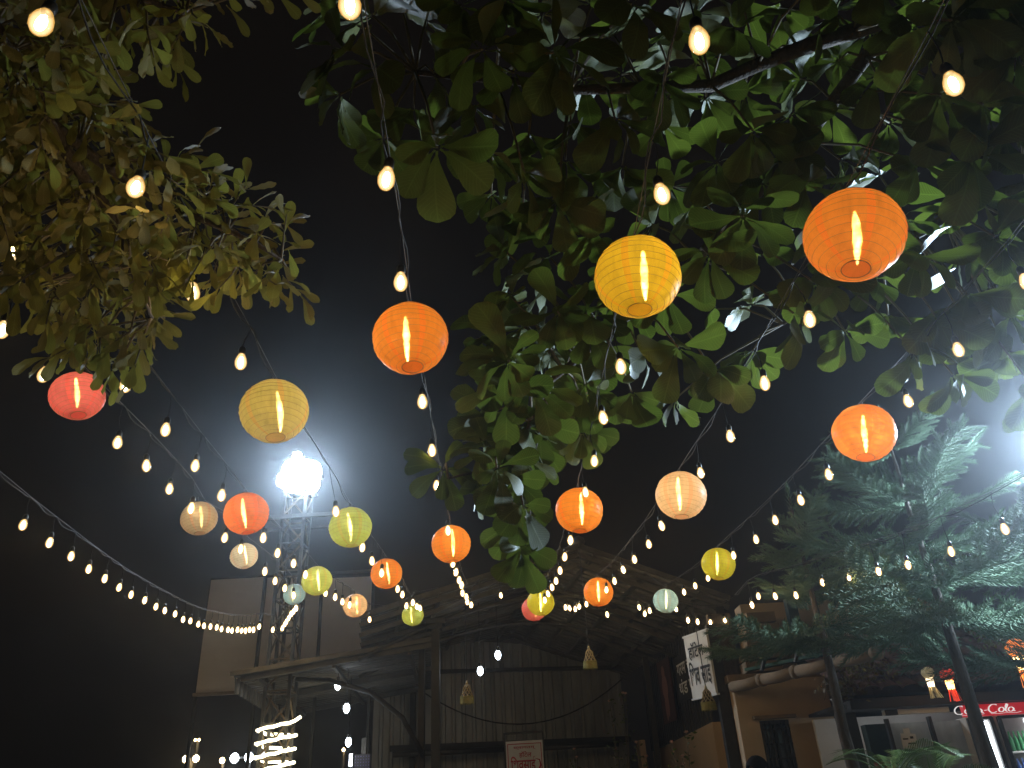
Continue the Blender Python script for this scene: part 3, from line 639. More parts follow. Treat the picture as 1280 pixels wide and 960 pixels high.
# glowing LED rope wound round the foot of the mast
rp = []
r_ = .215
for k in range(5):
    z = 1.87 + .175 * k
    # front pass climbs to the right, then round the back almost level
    for u in range(9): rp.append((MX - r_ + 2 * r_ * u / 8, MY - r_ - .01 * sin(u * 2.1), z + .07 * u / 8 + .006 * sin(u * 1.7 + k)))
    if k < 4: rp += [(MX + r_, MY + r_, z + .12), (MX - r_, MY + r_, z + .155)]
rp += [(MX + .30, MY - .22, 2.66), (MX + .38, MY - .22, 2.71)]
tag(MB().tube(rp, .022, 6).build('led_rope', M['rope_glow'], None, True), 'glowing warm white LED rope wound round the foot of the lattice mast', 'rope light')

# side floodlight beyond the right edge of the view
pole = thing('light_pole', 'slim steel pole of the floodlight that glares in from the right edge', 'pole', (4.64, 5.77, 0))
MB().lathe([(.06, 0), (.05, 3.85)], 10).build('pole_shaft', M['mast_steel'], pole, True)
MB().lathe([(.14, 0.0), (.14, .03)], 12).build('base_plate', M['mast_steel'], pole)
floodlight('bluish white floodlight glaring in from the right beside the pines', (4.58, 5.65, 3.80), (0.9, 1.6, 2.1), .42, .34, None, SIDE_FLOOD_POWER)

# ================================================================ far lamps at lower left
def lamp_post(label, x, y, z, r, n, group=None, cold=False):
    t = thing('yard_lamp', label, 'lamp', (x, y, 0), group)
    MB().lathe([(.04, 0), (.03, z)], 8).build('pole', M['dark_steel'], t, True)
    for k in range(n):
        dx = (k - (n - 1) / 2) * r * 3.2
        MB().bar((0, 0, z), (dx, 0, z + .01), .03).build('arm', M['dark_steel'], t)
        mb = MB(); mb.lathe([(.3 * r, -r), (.8 * r, -.6 * r), (r, 0), (.8 * r, .6 * r), (.3 * r, r)], 10, c=(dx, -.06, z))
        mb.build('globe', M['led_white'] if cold else M['far_warm'], t, True)
M['far_warm'] = glow('sodium_lamp', (1.0, 0.72, 0.36), 30.0)
lamp_post('pair of round warm lamps burning side by side low at the left', -6.45, 16, 2.58, .06, 2)
lamp_post('single small warm lamp between the lamp pair and the white lamps', -5.85, 16, 2.52, .05, 1)
lamp_post('cluster of glaring white lamps just left of the mast foot', -5.35, 16, 2.55, .085, 3, cold=True)
lamp_post('faint tiny lamp above the pair of round warm lamps', -6.5, 16.3, 2.93, .022, 2)
lamp_post('tiny warm lamp right of the mast foot under the lean-to', -3.9, 17.5, 2.7, .03, 1)

# ================================================================ lamps inside the shed
def led_bulb(label, x, y, z, top):
    t = thing('led_bulb', label, 'bulb', (x, y, z), 'cool white bulbs under the shed roofs')
    mb = MB(); mb.lathe([(.012, -.075), (.035, -.05), (.045, -.015), (.040, .02), (.02, .05)], 12).build('globe', M['led_white'], t, True)
    MB().lathe([(.022, .05), (.022, .1)], 8).build('socket', M['socket'], t)
    MB().tube([(0, 0, .1), (0, 0, top - z)], .006, 5).build('cord', M['cable'], t)
led_bulb('cool white bulb under the main roof, upper of the two above the fringed shade', -.44, 12, 3.47, 4.3)
led_bulb('cool white bulb under the main roof, lower left of the two', -.71, 12, 3.26, 4.25)
led_bulb('cool white bulb hanging below the lean-to, upper of its pair', -2.70, 11.5, 3.10, 3.34)
led_bulb('cool white bulb hanging below the lean-to, lower of its pair', -2.56, 11.5, 2.79, 3.30)
led_bulb('small cold bulb low in the dark under the lean-to', -2.75, 12.6, 2.45, 3.35)
ts = thing('tube_lamp', 'short upright tube lamp glowing low beneath the lean-to', 'lamp', (-2.66, 12.4, 2.10))
MB().lathe([(.022, 0), (.022, .16)], 8).build('tube', M['led_white'], ts, True)
MB().lathe([(.026, -.03), (.026, 0)], 8).build('end_cap', M['socket'], ts)
ds = thing('dotted_display', 'dark display board sprinkled with faint violet dots under the lean-to', 'display', (-2.55, 12.7, 2.02))
MB().box((0, 0, .1), (.24, .03, .3)).build('board', M['black_paint'], ds)
M['violet'] = glow('violet_led', (.45, .40, .9), .5, False)
dd = MB()
for i in range(6):
    for j in range(7): dd.box((-.1 + .04 * i, -.02, -.02 + .04 * j), (.008, .008, .008))
tag(dd.build('dots', M['violet'], ds), kind='stuff')

def cane_shade(label, x, y, z, top, s=1.0):
    t = thing('cane_pendant', label, 'lamp shade', (x, y, z), 'unlit cane lamp shades with fringes')
    # woven bell: crossed cane strips as an open lattice
    prof = lambda u: (.022 + .048 * min(1, u / .28) ** .6 + .052 * max(0, (u - .45) / .55) ** 1.3) * s
    H = .30 * s
    mb = MB(); nst = 9
    for d in (-1, 1):
        for k in range(nst):
            pts = []
            for i in range(9):
                u = i / 8; a = 2 * pi * k / nst + d * u * 1.5
                r = prof(u) + .002 * d
                pts.append((r * cos(a), r * sin(a), .15 * s - H * .72 * u))
            mb.tube(pts, .0068 * s, 4, cap=False)
    tag(mb.build('woven_bell', M['wicker'], t), kind='stuff')
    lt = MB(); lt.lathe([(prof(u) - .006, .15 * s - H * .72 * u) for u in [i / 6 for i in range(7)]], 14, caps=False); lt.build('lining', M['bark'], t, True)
    fr = MB(); n = 44
    for k in range(n):
        a = 2 * pi * k / n; r = prof(1.0) + .004
        z0 = .15 * s - H * .70; z1 = z0 - .135 * s * random.uniform(.92, 1.05)
        da = .05
        rb = r * 1.06
        fr.add([(r * cos(a - da), r * sin(a - da), z0), (r * cos(a + da), r * sin(a + da), z0), (rb * cos(a + da), rb * sin(a + da), z1), (rb * cos(a - da), rb * sin(a - da), z1)], [(0, 1, 2, 3)])
    tag(fr.build('fringe', M['tassel'], t), kind='stuff')
    MB().lathe([(.03 * s, .15 * s), (.02 * s, .19 * s), (.012 * s, .22 * s)], 10).build('cap', M['wicker'], t, True)
    MB().tube([(0, 0, .22 * s), (0, 0, top - z)], .005, 5).build('cord', M['cable'], t)
cane_shade('unlit cane bell shade with straw fringe hanging highest, right of the shed centre', .79, 10.3, 3.07, 4.5, .68)
cane_shade('unlit cane bell shade with straw fringe hanging left, against the back wall', -.80, 10.5, 2.76, 4.2, .68)
cane_shade('unlit cane bell shade with yellowish fringe in front of the white sign', 1.88, 8.8, 2.35, 3.35, .60)

# ================================================================ signs
pole2 = thing('sign_pole', 'dark steel pole at the right front of the shed beside the white sign', 'pole', (2.21, 9.52, 0))
MB().box((0, 0, 1.62), (.12, .12, 3.24)).build('pole_shaft', M['dark_steel'], pole2)
MB().box((0, 0, .02), (.24, .24, .04)).build('base_plate', M['dark_steel'], pole2)
sign = thing('sign_board', 'white hanging sign board with black Devanagari lettering next to the dark pole', 'sign', (2.03, 9.60, 2.81))
d = Vector((2.10 - 1.87, 9.36 - 9.88, 0)); ang = math.atan2(d.y, d.x); sign.rotation_euler = (0, 0, ang)
SW = d.length * .82
MB().box((0, 0, 0), (SW, .03, .69)).build('board', M['board_white'], sign)
for zz in (.355, -.355): MB().box((0, 0, zz), (SW + .04, .04, .02)).build('frame_rail', M['white_paint'], sign)
MB().tube([(0, 0, .365), (.02, 0, .62)], .006, 5).build('hanger', M['cable'], sign)
def letter(body, parent, width, size, loc, mat, sx=1.0, sz=1.0, rz=0.0):
    me = text_mesh(body, size, mat, width=width)
    o = put('lettering', me, parent, loc, Quaternion((0, 0, 1), rz) @ Quaternion((1, 0, 0), pi / 2), (1, sz, 1))
    return o
letter('\u0939\u0949\u091f\u0947\u0932', sign, .30, .17, (-.02, -.019, .15), M['black_paint'], sz=1.1)
letter('\u093f\u0936\u0935 \u0938\u093e\u0908', sign, SW * .9, .19, (0, -.019, -.12), M['black_paint'], sz=1.5)

ds2 = thing('menu_board', 'dark board with four white painted words on the shed side wall', 'sign', (2.26, 11.6, 2.98))
ds2.rotation_euler = (0, 0, -pi / 2 + .12)
MB().box((0, 0, 0), (1.1, .03, .62)).build('board', M['black_paint'], ds2)
letter('\u0917\u0930\u092e \u091a\u0939\u093e', ds2, .85, .2, (0, -.019, .11), M['white_paint'], sz=1.2)
letter('\u0925\u0902\u0921 \u092a\u0947\u092f', ds2, .85, .2, (0, -.019, -.15), M['white_paint'], sz=1.2)

pf = thing('figure_poster', 'narrow dark poster with a faded reddish standing figure on the shed side wall', 'poster', (2.22, 13.4, 3.0))
pf.rotation_euler = (0, 0, -pi / 2 + .12)
MB().box((0, 0, 0), (.7, .02, .95)).build('sheet', M['maroon'], pf)
fig = MB()
for c_, sx, sz in (((0, -.018, .27), .09, .11), ((.0, -.016, .05), .16, .2), ((-.04, -.017, -.25), .07, .2), ((.06, -.0175, -.22), .06, .18)):
    n = 14; vs = [(c_[0] + sx * cos(2 * pi * k / n), c_[1], c_[2] + sz * sin(2 * pi * k / n)) for k in range(n)]
    fig.add(vs, [tuple(range(n))])
tag(fig.build('figure_print', M['print_skin'], pf), kind='stuff')

po = thing('standing_board', 'white board with red Devanagari lettering in front of the shed back wall', 'sign', (-.135, 13.8, 0))
def pp(mb, name, mat): return mb.build(name, mat, po)
pp(MB().box((0, 0, 1.95), (.60, .03, .92)), 'board', M['board_white'])
for sx in (-1, 1): pp(MB().box((sx * .315, .01, 1.27), (.03, .04, 2.54)), 'upright', M['dark_steel'])
pp(MB().box((0, .01, 2.53), (.60, .04, .03)), 'top_bar', M['dark_steel'])
for x, z, w, h in ((-.27, 1.95, .012, .84), (.27, 1.95, .012, .84), (0, 2.365, .53, .012), (0, 1.535, .53, .012)):
    pp(MB().box((x, -.018, z), (w, .004, h)), 'border_line', M['red_paint'])
letter('\u0938\u094d\u0935\u093e\u0917\u0924\u092e\u094d', po, .36, .05, (0, -.018, 2.31), M['red_paint'])
letter('\u0939\u0949\u091f\u0947\u0932', po, .2, .09, (.01, -.018, 2.20), M['red_paint'])
letter('\u093f\u0936\u0935\u0938\u093e\u0908', po, .40, .19, (-.03, -.018, 2.05), M['red_paint'], sz=1.15)
sw_ = MB(); sw_.tube([(.17, -.02, 2.14), (.235, -.02, 2.12), (.25, -.02, 2.04), (.19, -.02, 1.94), (.10, -.02, 1.95), (.0, -.02, 2.02)], [.004, .01, .014, .014, .01, .004], 5)
pp(sw_, 'swash', M['red_paint'])
letter('\u0936\u0941\u0926\u094d\u0927 \u0936\u093e\u0915\u093e\u0939\u093e\u0930\u0940', po, .38, .06, (-.02, -.018, 1.86), M['red_paint'])
# ================================================================ HOUSE at the right
house = thing('house', 'ochre plastered house with a barred window to the right of the white sign', 'house', (2.8, 9.5, 0))
def ho(mb, name, mat, smooth=False, parent=None):
    o = mb.build(name, mat, None, smooth); o.parent = parent or house
    if not parent: o.matrix_parent_inverse = Matrix.Translation((-2.8, -9.5, 0))
    return o
WX0, WX1, WY = 2.28, 3.32, 9.25
nx0, nx1, nz0, nz1 = 2.50, 2.82, 1.10, 2.14      # window opening
ho(MB().box(((WX0 + nx0) / 2, WY + .1, 1.28), (nx0 - WX0, .2, 2.56)), 'wall', M['ochre'])
ho(MB().box(((WX1 + nx1) / 2, WY + .1, 1.28), (WX1 - nx1, .2, 2.56)), 'wall', M['ochre'])
ho(MB().box(((nx0 + nx1) / 2, WY + .1, (nz1 + 2.56) / 2), (nx1 - nx0, .198, 2.56 - nz1)), 'wall', M['ochre'])
ho(MB().box(((nx0 + nx1) / 2, WY + .1, nz0 / 2), (nx1 - nx0, .198, nz0)), 'wall', M['ochre'])
ho(MB().box((WX1 - .1, WY + 2.2, 1.28), (.2, 4.0, 2.54)), 'side_wall', M['ochre'])
win = MB().box(((nx0 + nx1) / 2, WY + .03, nz1 - .02), (nx1 - nx0, .06, .04)).box(((nx0 + nx1) / 2, WY + .03, nz0 + .02), (nx1 - nx0, .06, .04))
for x in (nx0 + .02, (nx0 + nx1) / 2, nx1 - .02): win.box((x, WY + .03, (nz0 + nz1) / 2), (.03, .055, nz1 - nz0 - .08))
w_o = ho(win, 'window', M['dark_steel']); 
ho(MB().box(((nx0 + nx1) / 2, WY + .12, (nz0 + nz1) / 2), (nx1 - nx0 - .004, .02, nz1 - nz0 - .004)), 'pane', M['glass_pane'], parent=w_o)
gr = MB()
for k in range(7): gr.box(((nx0 + nx1) / 2, WY + .005, nz0 + .08 + k * .145), (nx1 - nx0, .012, .014))
for k in range(5): gr.box((nx0 + .06 + k * .05 + (.02 if k > 2 else 0), WY - .006, (nz0 + nz1) / 2), (.010, .010, nz1 - nz0))
o = ho(gr, 'grille', M['dark_steel'], parent=w_o)
tag(o, kind='stuff')
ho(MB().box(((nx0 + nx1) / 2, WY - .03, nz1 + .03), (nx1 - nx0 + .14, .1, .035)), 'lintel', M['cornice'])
# half round eaves gutter in clamped lengths, coming forward to the pines
ga, gb = Vector((2.26, 9.25, 2.50)), Vector((3.15, 7.35, 2.50))
for k in range(4):
    a, b = ga.lerp(gb, k / 4 + .01), ga.lerp(gb, (k + 1) / 4 - .012)
    ho(MB().tube([a, a.lerp(b, .5) + Vector((0, 0, -.01)), b], .058, 12), 'gutter_pipe', M['cornice'], True)
    c_ = ga.lerp(gb, (k + 1) / 4)
    dd_ = (gb - ga).normalized() * .03
    ho(MB().tube([c_ - dd_, c_ + dd_], .067, 12), 'gutter_collar', M['cornice'], True)
    ho(MB().bar(c_ + Vector((.02, .02, .09)), c_ + Vector((.10, .05, .24)), .03), 'gutter_bracket', M['dark_steel'])
# upper storey: stepped plaster pier and wall, shade net strip along its foot
ho(MB().box((4.05, 10.2, 3.0), (2.6, .3, 1.15)), 'upper_wall', M['ochre'])
for k in range(5):
    w = .34 + .05 * (k % 2) + .02 * k
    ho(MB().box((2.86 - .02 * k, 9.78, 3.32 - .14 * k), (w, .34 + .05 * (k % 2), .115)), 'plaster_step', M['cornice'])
ho(MB().box((3.28, 9.72, 3.10), (.12, .12, .9)), 'downpipe', M['dark_green'])
ho(MB().box((2.42, 9.95, 3.05), (.28, .1, .8)), 'louvre', M['bark'])
ho(MB().bar((2.45, 9.15, 2.66), (3.6, 7.6, 2.66), .10, .03), 'shade_net', M['net'])
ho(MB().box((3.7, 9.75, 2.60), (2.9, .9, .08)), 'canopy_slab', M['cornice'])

# ================================================================ DRINKS STALL
stall = thing('drinks_stall', 'dark framed roadside drinks stall with frosted sliding doors behind the palm', 'stall', (4.0, 8.3, 0))
def so(mb, name, mat, smooth=False):
    o = mb.build(name, mat, None, smooth); o.parent = stall; o.matrix_parent_inverse = Matrix.Translation((-4.0, -8.3, 0)); return o
so(MB().box((4.35, 7.97, 2.125), (2.65, .1, .075)), 'front_beam', M['black_paint'])
for x in (2.98, 5.7): so(MB().box((x, 8.0, 1.03), (.16, .12, 2.06)), 'post', M['dark_steel'])
so(MB().box((4.35, 9.0, 1.05), (2.7, .06, 2.1)), 'back_panel', M['board_white'])
so(MB().box((4.35, 8.2, .45), (2.65, .4, .9)), 'counter', M['dark_steel'])
so(MB().box((3.13, 8.35, 1.75), (.17, .02, .60)), 'white_panel', M['board_white'])
so(MB().box((3.33, 8.25, 1.76), (.22, .12, .42)), 'dark_box', M['dark_green'])
so(MB().box((3.66, 8.02, 2.05), (.62, .05, .045)), 'white_rail', M['white_paint'])
so(MB().box((3.42, 8.02, 2.05), (.12, .055, .047)), 'rail_gap', M['black_paint'])
for x in (3.58, 3.98):
    so(MB().box((x, 8.10 + .03 * (x > 3.7), 1.60), (.37, .02, .72)), 'sliding_door', M['grey_pane'])
for x in (3.38, 3.785, 4.19): so(MB().box((x, 8.06, 1.60), (.03, .05, .80)), 'door_stile', M['dark_steel'])
# sloping clay tile roof behind the front beam, individual tiles
tile = MB(); vs = []; n = 6
for j in range(2):
    for k in range(n + 1):
        a = pi * k / n
        vs.append((.10 * -cos(a), j * .27, .045 * sin(a) + (.018 if j == 0 else 0)))
tile.add(vs, [(k, k + 1, n + 2 + k, n + 1 + k) for k in range(n)])
tile_me = tile.mesh('clay_tile', M['tile'], True)
sl = math.atan2(.9, 1.6)
for r in range(7):
    for c in range(15):
        x = 3.05 + .2 * c + .01 * random.uniform(-1, 1); u = .235 * r
        put('roof_tile', tile_me, stall, (x - 4.0, 7.9 - 8.3 + u * cos(sl), 2.22 + u * sin(sl) + .006 * random.random()), Quaternion((1, 0, 0), sl + random.uniform(-.02, .02)))
so(MB().box((4.5, 8.8, 2.16), (2.9, 1.7, .03)), 'ceiling_board', M['dark_steel'])
stall_fill = thing('tube_lamp', 'added white tube lamp hidden under the stall roof to brighten its doors', 'lamp', (3.75, 8.28, 2.128))  # unseen lamp, added to light the stall interior
MB().tube([(-.45, 0, 0), (.45, 0, 0)], .014, 8).build('tube', M['strip'], stall_fill, True)
MB().box((0, 0, .022), (1.0, .03, .02)).build('batten', M['white_paint'], stall_fill)
no = thing('paper_notice', 'white paper notice taped to the left frosted door of the stall', 'notice', (3.55, 8.075, 1.80))
MB().box((0, 0, 0), (.14, .004, .13), Matrix.Rotation(.08, 3, 'Y')).box((.0, .002, .085), (.06, .004, .05)).build('paper', M['white_paint'], no)
tag(MB().box((-.03, -.004, .02), (.05, .002, .012)).box((.02, -.004, -.02), (.07, .002, .012)).box((.03, -.004, .03), (.03, .002, .02)).build('print_marks', M['black_paint'], no), kind='stuff')

def fridge(label, x0, x1, y, header):
    W = x1 - x0; xm = (x0 + x1) / 2
    t = thing('drinks_fridge', label, 'fridge', (xm, y, 0))
    MB().box((-W / 2 + .02, .3, .985), (.04, .6, 1.97)).build('side_panel', M['white_paint'], t)
    MB().box((W / 2 - .02, .3, .985), (.04, .6, 1.97)).build('side_panel', M['white_paint'], t)
    MB().box((0, .59, .985), (W - .08, .02, 1.97)).build('back_panel', M['white_paint'], t)
    MB().box((0, .3, .3), (W - .08, .58, .6)).build('plinth', M['dark_steel'], t)
    for z in (.8, 1.12, 1.44, 1.66): MB().box((0, .32, z), (W - .09, .46, .012)).build('shelf', M['white_paint'], t)
    MB().box((0, .02, 2.025), (W, .06, .10)).build('header', M['header_red'], t)
    MB().box((-W / 2 + .02, -.012, 1.28), (.035, .03, 1.36)).build('door_stile', M['dark_steel'], t)
    MB().box((W / 2 - .03, .0, 1.28), (.04, .03, 1.36)).build('door_stile', M['dark_steel'], t)
    MB().box((0, .0, 1.955), (W - .04, .03, .025)).build('door_rail', M['dark_steel'], t)
    MB().tube([(W / 2 - .075, .03, .62), (W / 2 - .075, .03, 1.93)], .014, 8).build('strip_lamp', M['strip'], t, True)
    return t
# backlit red header
m, nt, out = nodes_of('lit_red_header')
e = N(nt, 'ShaderNodeEmission', Color=(.55, .012, .02, 1), Strength=.55); d_ = N(nt, 'ShaderNodeBsdfPrincipled', Roughness=.3); d_.inputs['Base Color'].default_value = (.5, .02, .03, 1)
ad = N(nt, 'ShaderNodeAddShader'); nt.links.new(e.outputs[0], ad.inputs[0]); nt.links.new(d_.outputs[0], ad.inputs[1]); nt.links.new(ad.outputs[0], out.inputs[0])
M['header_red'] = m
M['lit_white'] = glow('backlit_white', (1, .95, .92), .75, False)
fr1 = fridge('lit drinks fridge half hidden behind the leaning pine trunk', 4.10, 4.36, 8.0, False)
fr2 = fridge('lit drinks fridge with red header at the right edge, green bottles on top shelf', 4.38, 4.74, 8.0, True)
# cursive logo across both headers, drawn as ribbon strokes
def ribbon(mb, pts, w):
    k = len(pts); vs = []
    for i in range(k):
        a, b = Vector(pts[max(i - 1, 0)]), Vector(pts[min(i + 1, k - 1)])
        t = (b - a).normalized() if (b - a).length > 0 else Vector((1, 0))
        # broad nib: thick on the down strokes
        ww = w * (.45 + .75 * abs(t.y))
        nn = Vector((-t.y, t.x)) * ww / 2
        vs += [(pts[i][0] + nn.x, 0, pts[i][1] + nn.y), (pts[i][0] - nn.x, 0, pts[i][1] - nn.y)]
    mb.add(vs, [(2 * i, 2 * i + 1, 2 * i + 3, 2 * i + 2) for i in range(k - 1)])
def arcp(cx, cy, rx, ry, a0, a1, n=14): return [(cx + rx * cos(radians(a0 + (a1 - a0) * k / n)), cy + ry * sin(radians(a0 + (a1 - a0) * k / n))) for k in range(n + 1)]
sh = lambda pts, dx: [(x + dx + .25 * y, y) for x, y in pts]
logo = []
bigC = arcp(.05, .05, .05, .055, 50, 310); o_ = arcp(.03, .03, .026, .03, 0, 360); c__ = arcp(.03, .03, .027, .03, 50, 310); a_ = arcp(.028, .028, .026, .028, 20, 360) + [(.056, .04), (.056, .012), (.065, .002), (.074, .006)]
l_ = [(0, .02), (.022, .06), (.03, .095), (.016, .105), (.010, .07), (.012, .01), (.022, .0), (.032, .006)]
x = 0
for shp, adv in ((bigC, .10), (o_, .062), (c__, .058), (a_, .078), ([(0, .03), (.035, .034)], .045), (bigC, .10), (o_, .062), (l_, .036), (a_, .08)):
    logo.append(sh(shp, x)); x += adv
swash1 = [(.05, -.006), (.10, -.022), (.17, -.012), (.24, -.02), (.30, -.012)]
swash2 = [(x - .26, -.012), (x - .18, -.022), (x - .1, -.014), (x, -.022), (x + .05, -.008)]
lg = MB()
for s_ in logo: ribbon(lg, s_, .013)
ribbon(lg, swash1, .009); ribbon(lg, swash2, .009)
lo_ = lg.build('logo_lettering', M['lit_white'], fr2); tag(lo_, kind='stuff')
lo_.location = (-.56, -.016, 2.0); lo_.scale = (.94, 1, .66)
def bottle(name, label, mat, x, y, z, h, r, group):
    mb = MB(); mb.lathe([(r * .9, 0), (r, .01), (r, h * .55), (r * .45, h * .8), (r * .4, h)], 8)
    if mat not in BM: BM[mat] = {}
    if h not in BM[mat]: BM[mat][h] = mb.mesh(name, M[mat], True)
    return tag(put(name, BM[mat][h], None, (x, y, z)), label, 'bottle', group)
BM = {}
NTH = ['leftmost', 'second from left', 'third from left', 'fourth from left', 'fifth from left', 'rightmost']
for k in range(6): bottle('bottle', NTH[k] + ' of the green bottles on the top shelf of the right edge fridge', 'plastic_green', 4.44 + .045 * k, 8.14, 1.668, .17, .020, 'green bottles on the top shelf')
for k in range(6): bottle('bottle', NTH[k] + ' of the blue bottles under the green ones in the right edge fridge', 'plastic_blue', 4.44 + .045 * k, 8.14, 1.448, .16, .020, 'blue bottles on the middle shelf')
NTH3 = ['left', 'middle', 'right']
for k in range(3): bottle('bottle', NTH3[k] + ' one of three orange bottles in the fridge behind the pine trunk', 'plastic_orange', 4.15 + .05 * k, 8.14, 1.668, .17, .022, 'orange bottles on the top shelf')
for k in range(3): bottle('bottle', NTH3[k] + ' one of three blue bottles in the fridge behind the pine trunk', 'plastic_blue', 4.15 + .05 * k, 8.14, 1.448, .16, .022, 'blue bottles behind the trunk')
red_item = thing('red_crate', 'small red crate low in the stall left of the palm', 'crate', (3.30, 8.1, 1.45))
MB().box((0, 0, .0), (.16, .2, .02)).build('bottom', M['red_paint'], red_item)
for a, b in ((.075, 0), (-.075, 0)): MB().box((a, b, .1), (.012, .2, .18)).build('side', M['red_paint'], red_item)
for a in (.094, -.094): MB().box((0, a, .1), (.136, .012, .178)).build('side', M['red_paint'], red_item)

def kandil(label, x, y, z, s, cap, neck, power):
    t = thing('sky_lantern', label, 'lantern', (x, y, z))
    mb = MB(); mb.lathe([(.035 * s, .12 * s), (.075 * s, .09 * s), (.088 * s, .05 * s), (.07 * s, .01 * s), (.045 * s, -.015 * s)], 8)
    mb.build('globe', cap, t)
    mb = MB(); mb.lathe([(.045 * s, -.015 * s), (.050 * s, -.03 * s), (.042 * s, -.10 * s), (.040 * s, -.12 * s)], 8, caps=False); mb.build('skirt', neck, t)
    tl = MB(); n = 9
    for k in range(n):
        a = 2 * pi * k / n; r = .038 * s
        pts = [(r * cos(a), r * sin(a), -.12 * s)]
        dx = random.uniform(-.01, .03)
        for i in range(1, 4): pts.append((r * cos(a) * (1 - .05 * i) + dx * i * .6, r * sin(a), -.12 * s - .045 * s * i))
        w = .010 * s
        vs = []
        for p in pts: vs += [(p[0] - w * sin(a), p[1] + w * cos(a), p[2]), (p[0] + w * sin(a), p[1] - w * cos(a), p[2])]
        tl.add(vs, [(2 * i, 2 * i + 1, 2 * i + 3, 2 * i + 2) for i in range(3)])
    tag(tl.build('tail', cap, t), kind='stuff')
    MB().tube([(0, 0, .12 * s), (0, 0, .12 * s + .1)], .004, 4).build('cord', M['cable'], t)
def paper(name, col, e, ecol):
    m, nt, out = nodes_of(name)
    d = N(nt, 'ShaderNodeBsdfPrincipled', Roughness=.8); d.inputs['Base Color'].default_value = rgba(col)
    em = N(nt, 'ShaderNodeEmission', Color=rgba(ecol), Strength=e)
    tc = N(nt, 'ShaderNodeTexCoord'); nz = N(nt, 'ShaderNodeTexNoise', Scale=24.0); nt.links.new(tc.outputs['Object'], nz.inputs['Vector'])
    mu = N(nt, 'ShaderNodeMath', operation='MULTIPLY'); nt.links.new(nz.outputs['Fac'], mu.inputs[0]); mu.inputs[1].default_value = 2 * e; nt.links.new(mu.outputs[0], em.inputs['Strength'])
    ad = N(nt, 'ShaderNodeAddShader'); nt.links.new(d.outputs[0], ad.inputs[0]); nt.links.new(em.outputs[0], ad.inputs[1]); nt.links.new(ad.outputs[0], out.inputs[0])
    return m
kandil('small pale paper sky lantern hanging left of the red one', 3.63, 7.5, 2.285, .70, paper('pale_paper', (.6, .52, .3), .12, (.8, .6, .3)), paper('pale_lit', (.7, .6, .4), 3.0, (1, .8, .5)), 1)
kandil('red paper sky lantern with a ribbon tail beside the pale one', 3.80, 7.5, 2.26, .74, paper('red_paper', (.6, .06, .03), .55, (1, .07, .03)), paper('red_lit', (.7, .3, .1), 6.0, (1, .55, .15)), 1)
kandil('glowing orange paper sky lantern at the right edge above the fridges', 4.44, 7.4, 2.42, 1.1, paper('orange_paper', (.7, .25, .05), 1.1, (1, .25, .04)), paper('orange_lit', (.8, .4, .1), 12.0, (1, .62, .2)), 1)

# dark brick wall further back
bw = thing('brick_wall', 'dim brick wall rising behind the tiled stall roof', 'wall', (4.6, 10.9, 0))
MB().box((.4, .16, 1.7), (3.6, .2, 3.4)).build('wall_core', M['brick'], bw)
bm_ = MB().box((0, 0, 0), (.215, .1, .065)).mesh('brick', M['brick'])
for r in range(10):
    for c in range(15):
        put('brick', bm_, bw, (-1.25 + .23 * c + (.115 if r % 2 else 0), .02 + random.uniform(-.006, .006), 2.62 + .078 * r))

# ================================================================ PERSON
def skinned(name, joints, edges, radii, mat, parent, sub=2):
    me = bpy.data.meshes.new(name); me.from_pydata(joints, edges, []); o = bpy.data.objects.new(name, me); COL.objects.link(o)
    o.modifiers.new('skin', 'SKIN'); o.modifiers.new('sub', 'SUBSURF').levels = sub
    sv = me.skin_vertices[0].data if me.skin_vertices else None
    if sv is None:
        bpy.context.view_layer.update()
        bm = bmesh.new(); bm.from_mesh(me); lay = bm.verts.layers.skin.verify()
        bm.to_mesh(me); bm.free(); sv = me.skin_vertices[0].data
    for v, r in zip(sv, radii): v.radius = (r, r * .9) if not hasattr(r, '__len__') else r
    sv[0].use_root = True
    dg = bpy.context.evaluated_depsgraph_get()
    m2 = bpy.data.meshes.new_from_object(o.evaluated_get(dg)); bpy.data.objects.remove(o); bpy.data.meshes.remove(me)
    m2.name = name; m2.materials.clear(); m2.materials.append(mat)
    m2.polygons.foreach_set('use_smooth', [True] * len(m2.polygons))
    return put(name, m2, parent)
per = thing('person', 'dark haired person before the ochre house, only the head in view', 'person', (1.97, 7.6, -.03))
per.rotation_euler = (0, 0, radians(-60))
J = [(0, 0, .96), (0, .01, 1.15), (0, .015, 1.36), (0, .0, 1.47), (0, -.01, 1.53), (0, -.02, 1.63), (0, -.015, 1.70),
     (.17, .01, 1.40), (.23, .03, 1.12), (.22, -.05, .88), (.215, -.08, .79), (-.17, .01, 1.40), (-.23, .03, 1.12), (-.22, -.05, .88), (-.215, -.08, .79),
     (.10, 0, .90), (.11, -.01, .50), (.11, .02, .09), (.115, -.12, .04), (-.10, 0, .90), (-.11, -.01, .50), (-.11, .02, .09), (-.115, -.12, .04)]
E_ = [(0, 1), (1, 2), (2, 3), (3, 4), (4, 5), (5, 6), (2, 7), (7, 8), (8, 9), (9, 10), (2, 11), (11, 12), (12, 13), (13, 14), (0, 15), (15, 16), (16, 17), (17, 18), (0, 19), (19, 20), (20, 21), (21, 22)]
Rr = [(.15, .11), (.14, .10), (.16, .11), (.065, .06), (.055, .055), (.075, .09), (.06, .075), .06, .045, .035, .035, .06, .045, .035, .035, .08, .06, .045, .04, .08, .06, .045, .04]
skinned('body', J, E_, Rr, M['skin'], per)
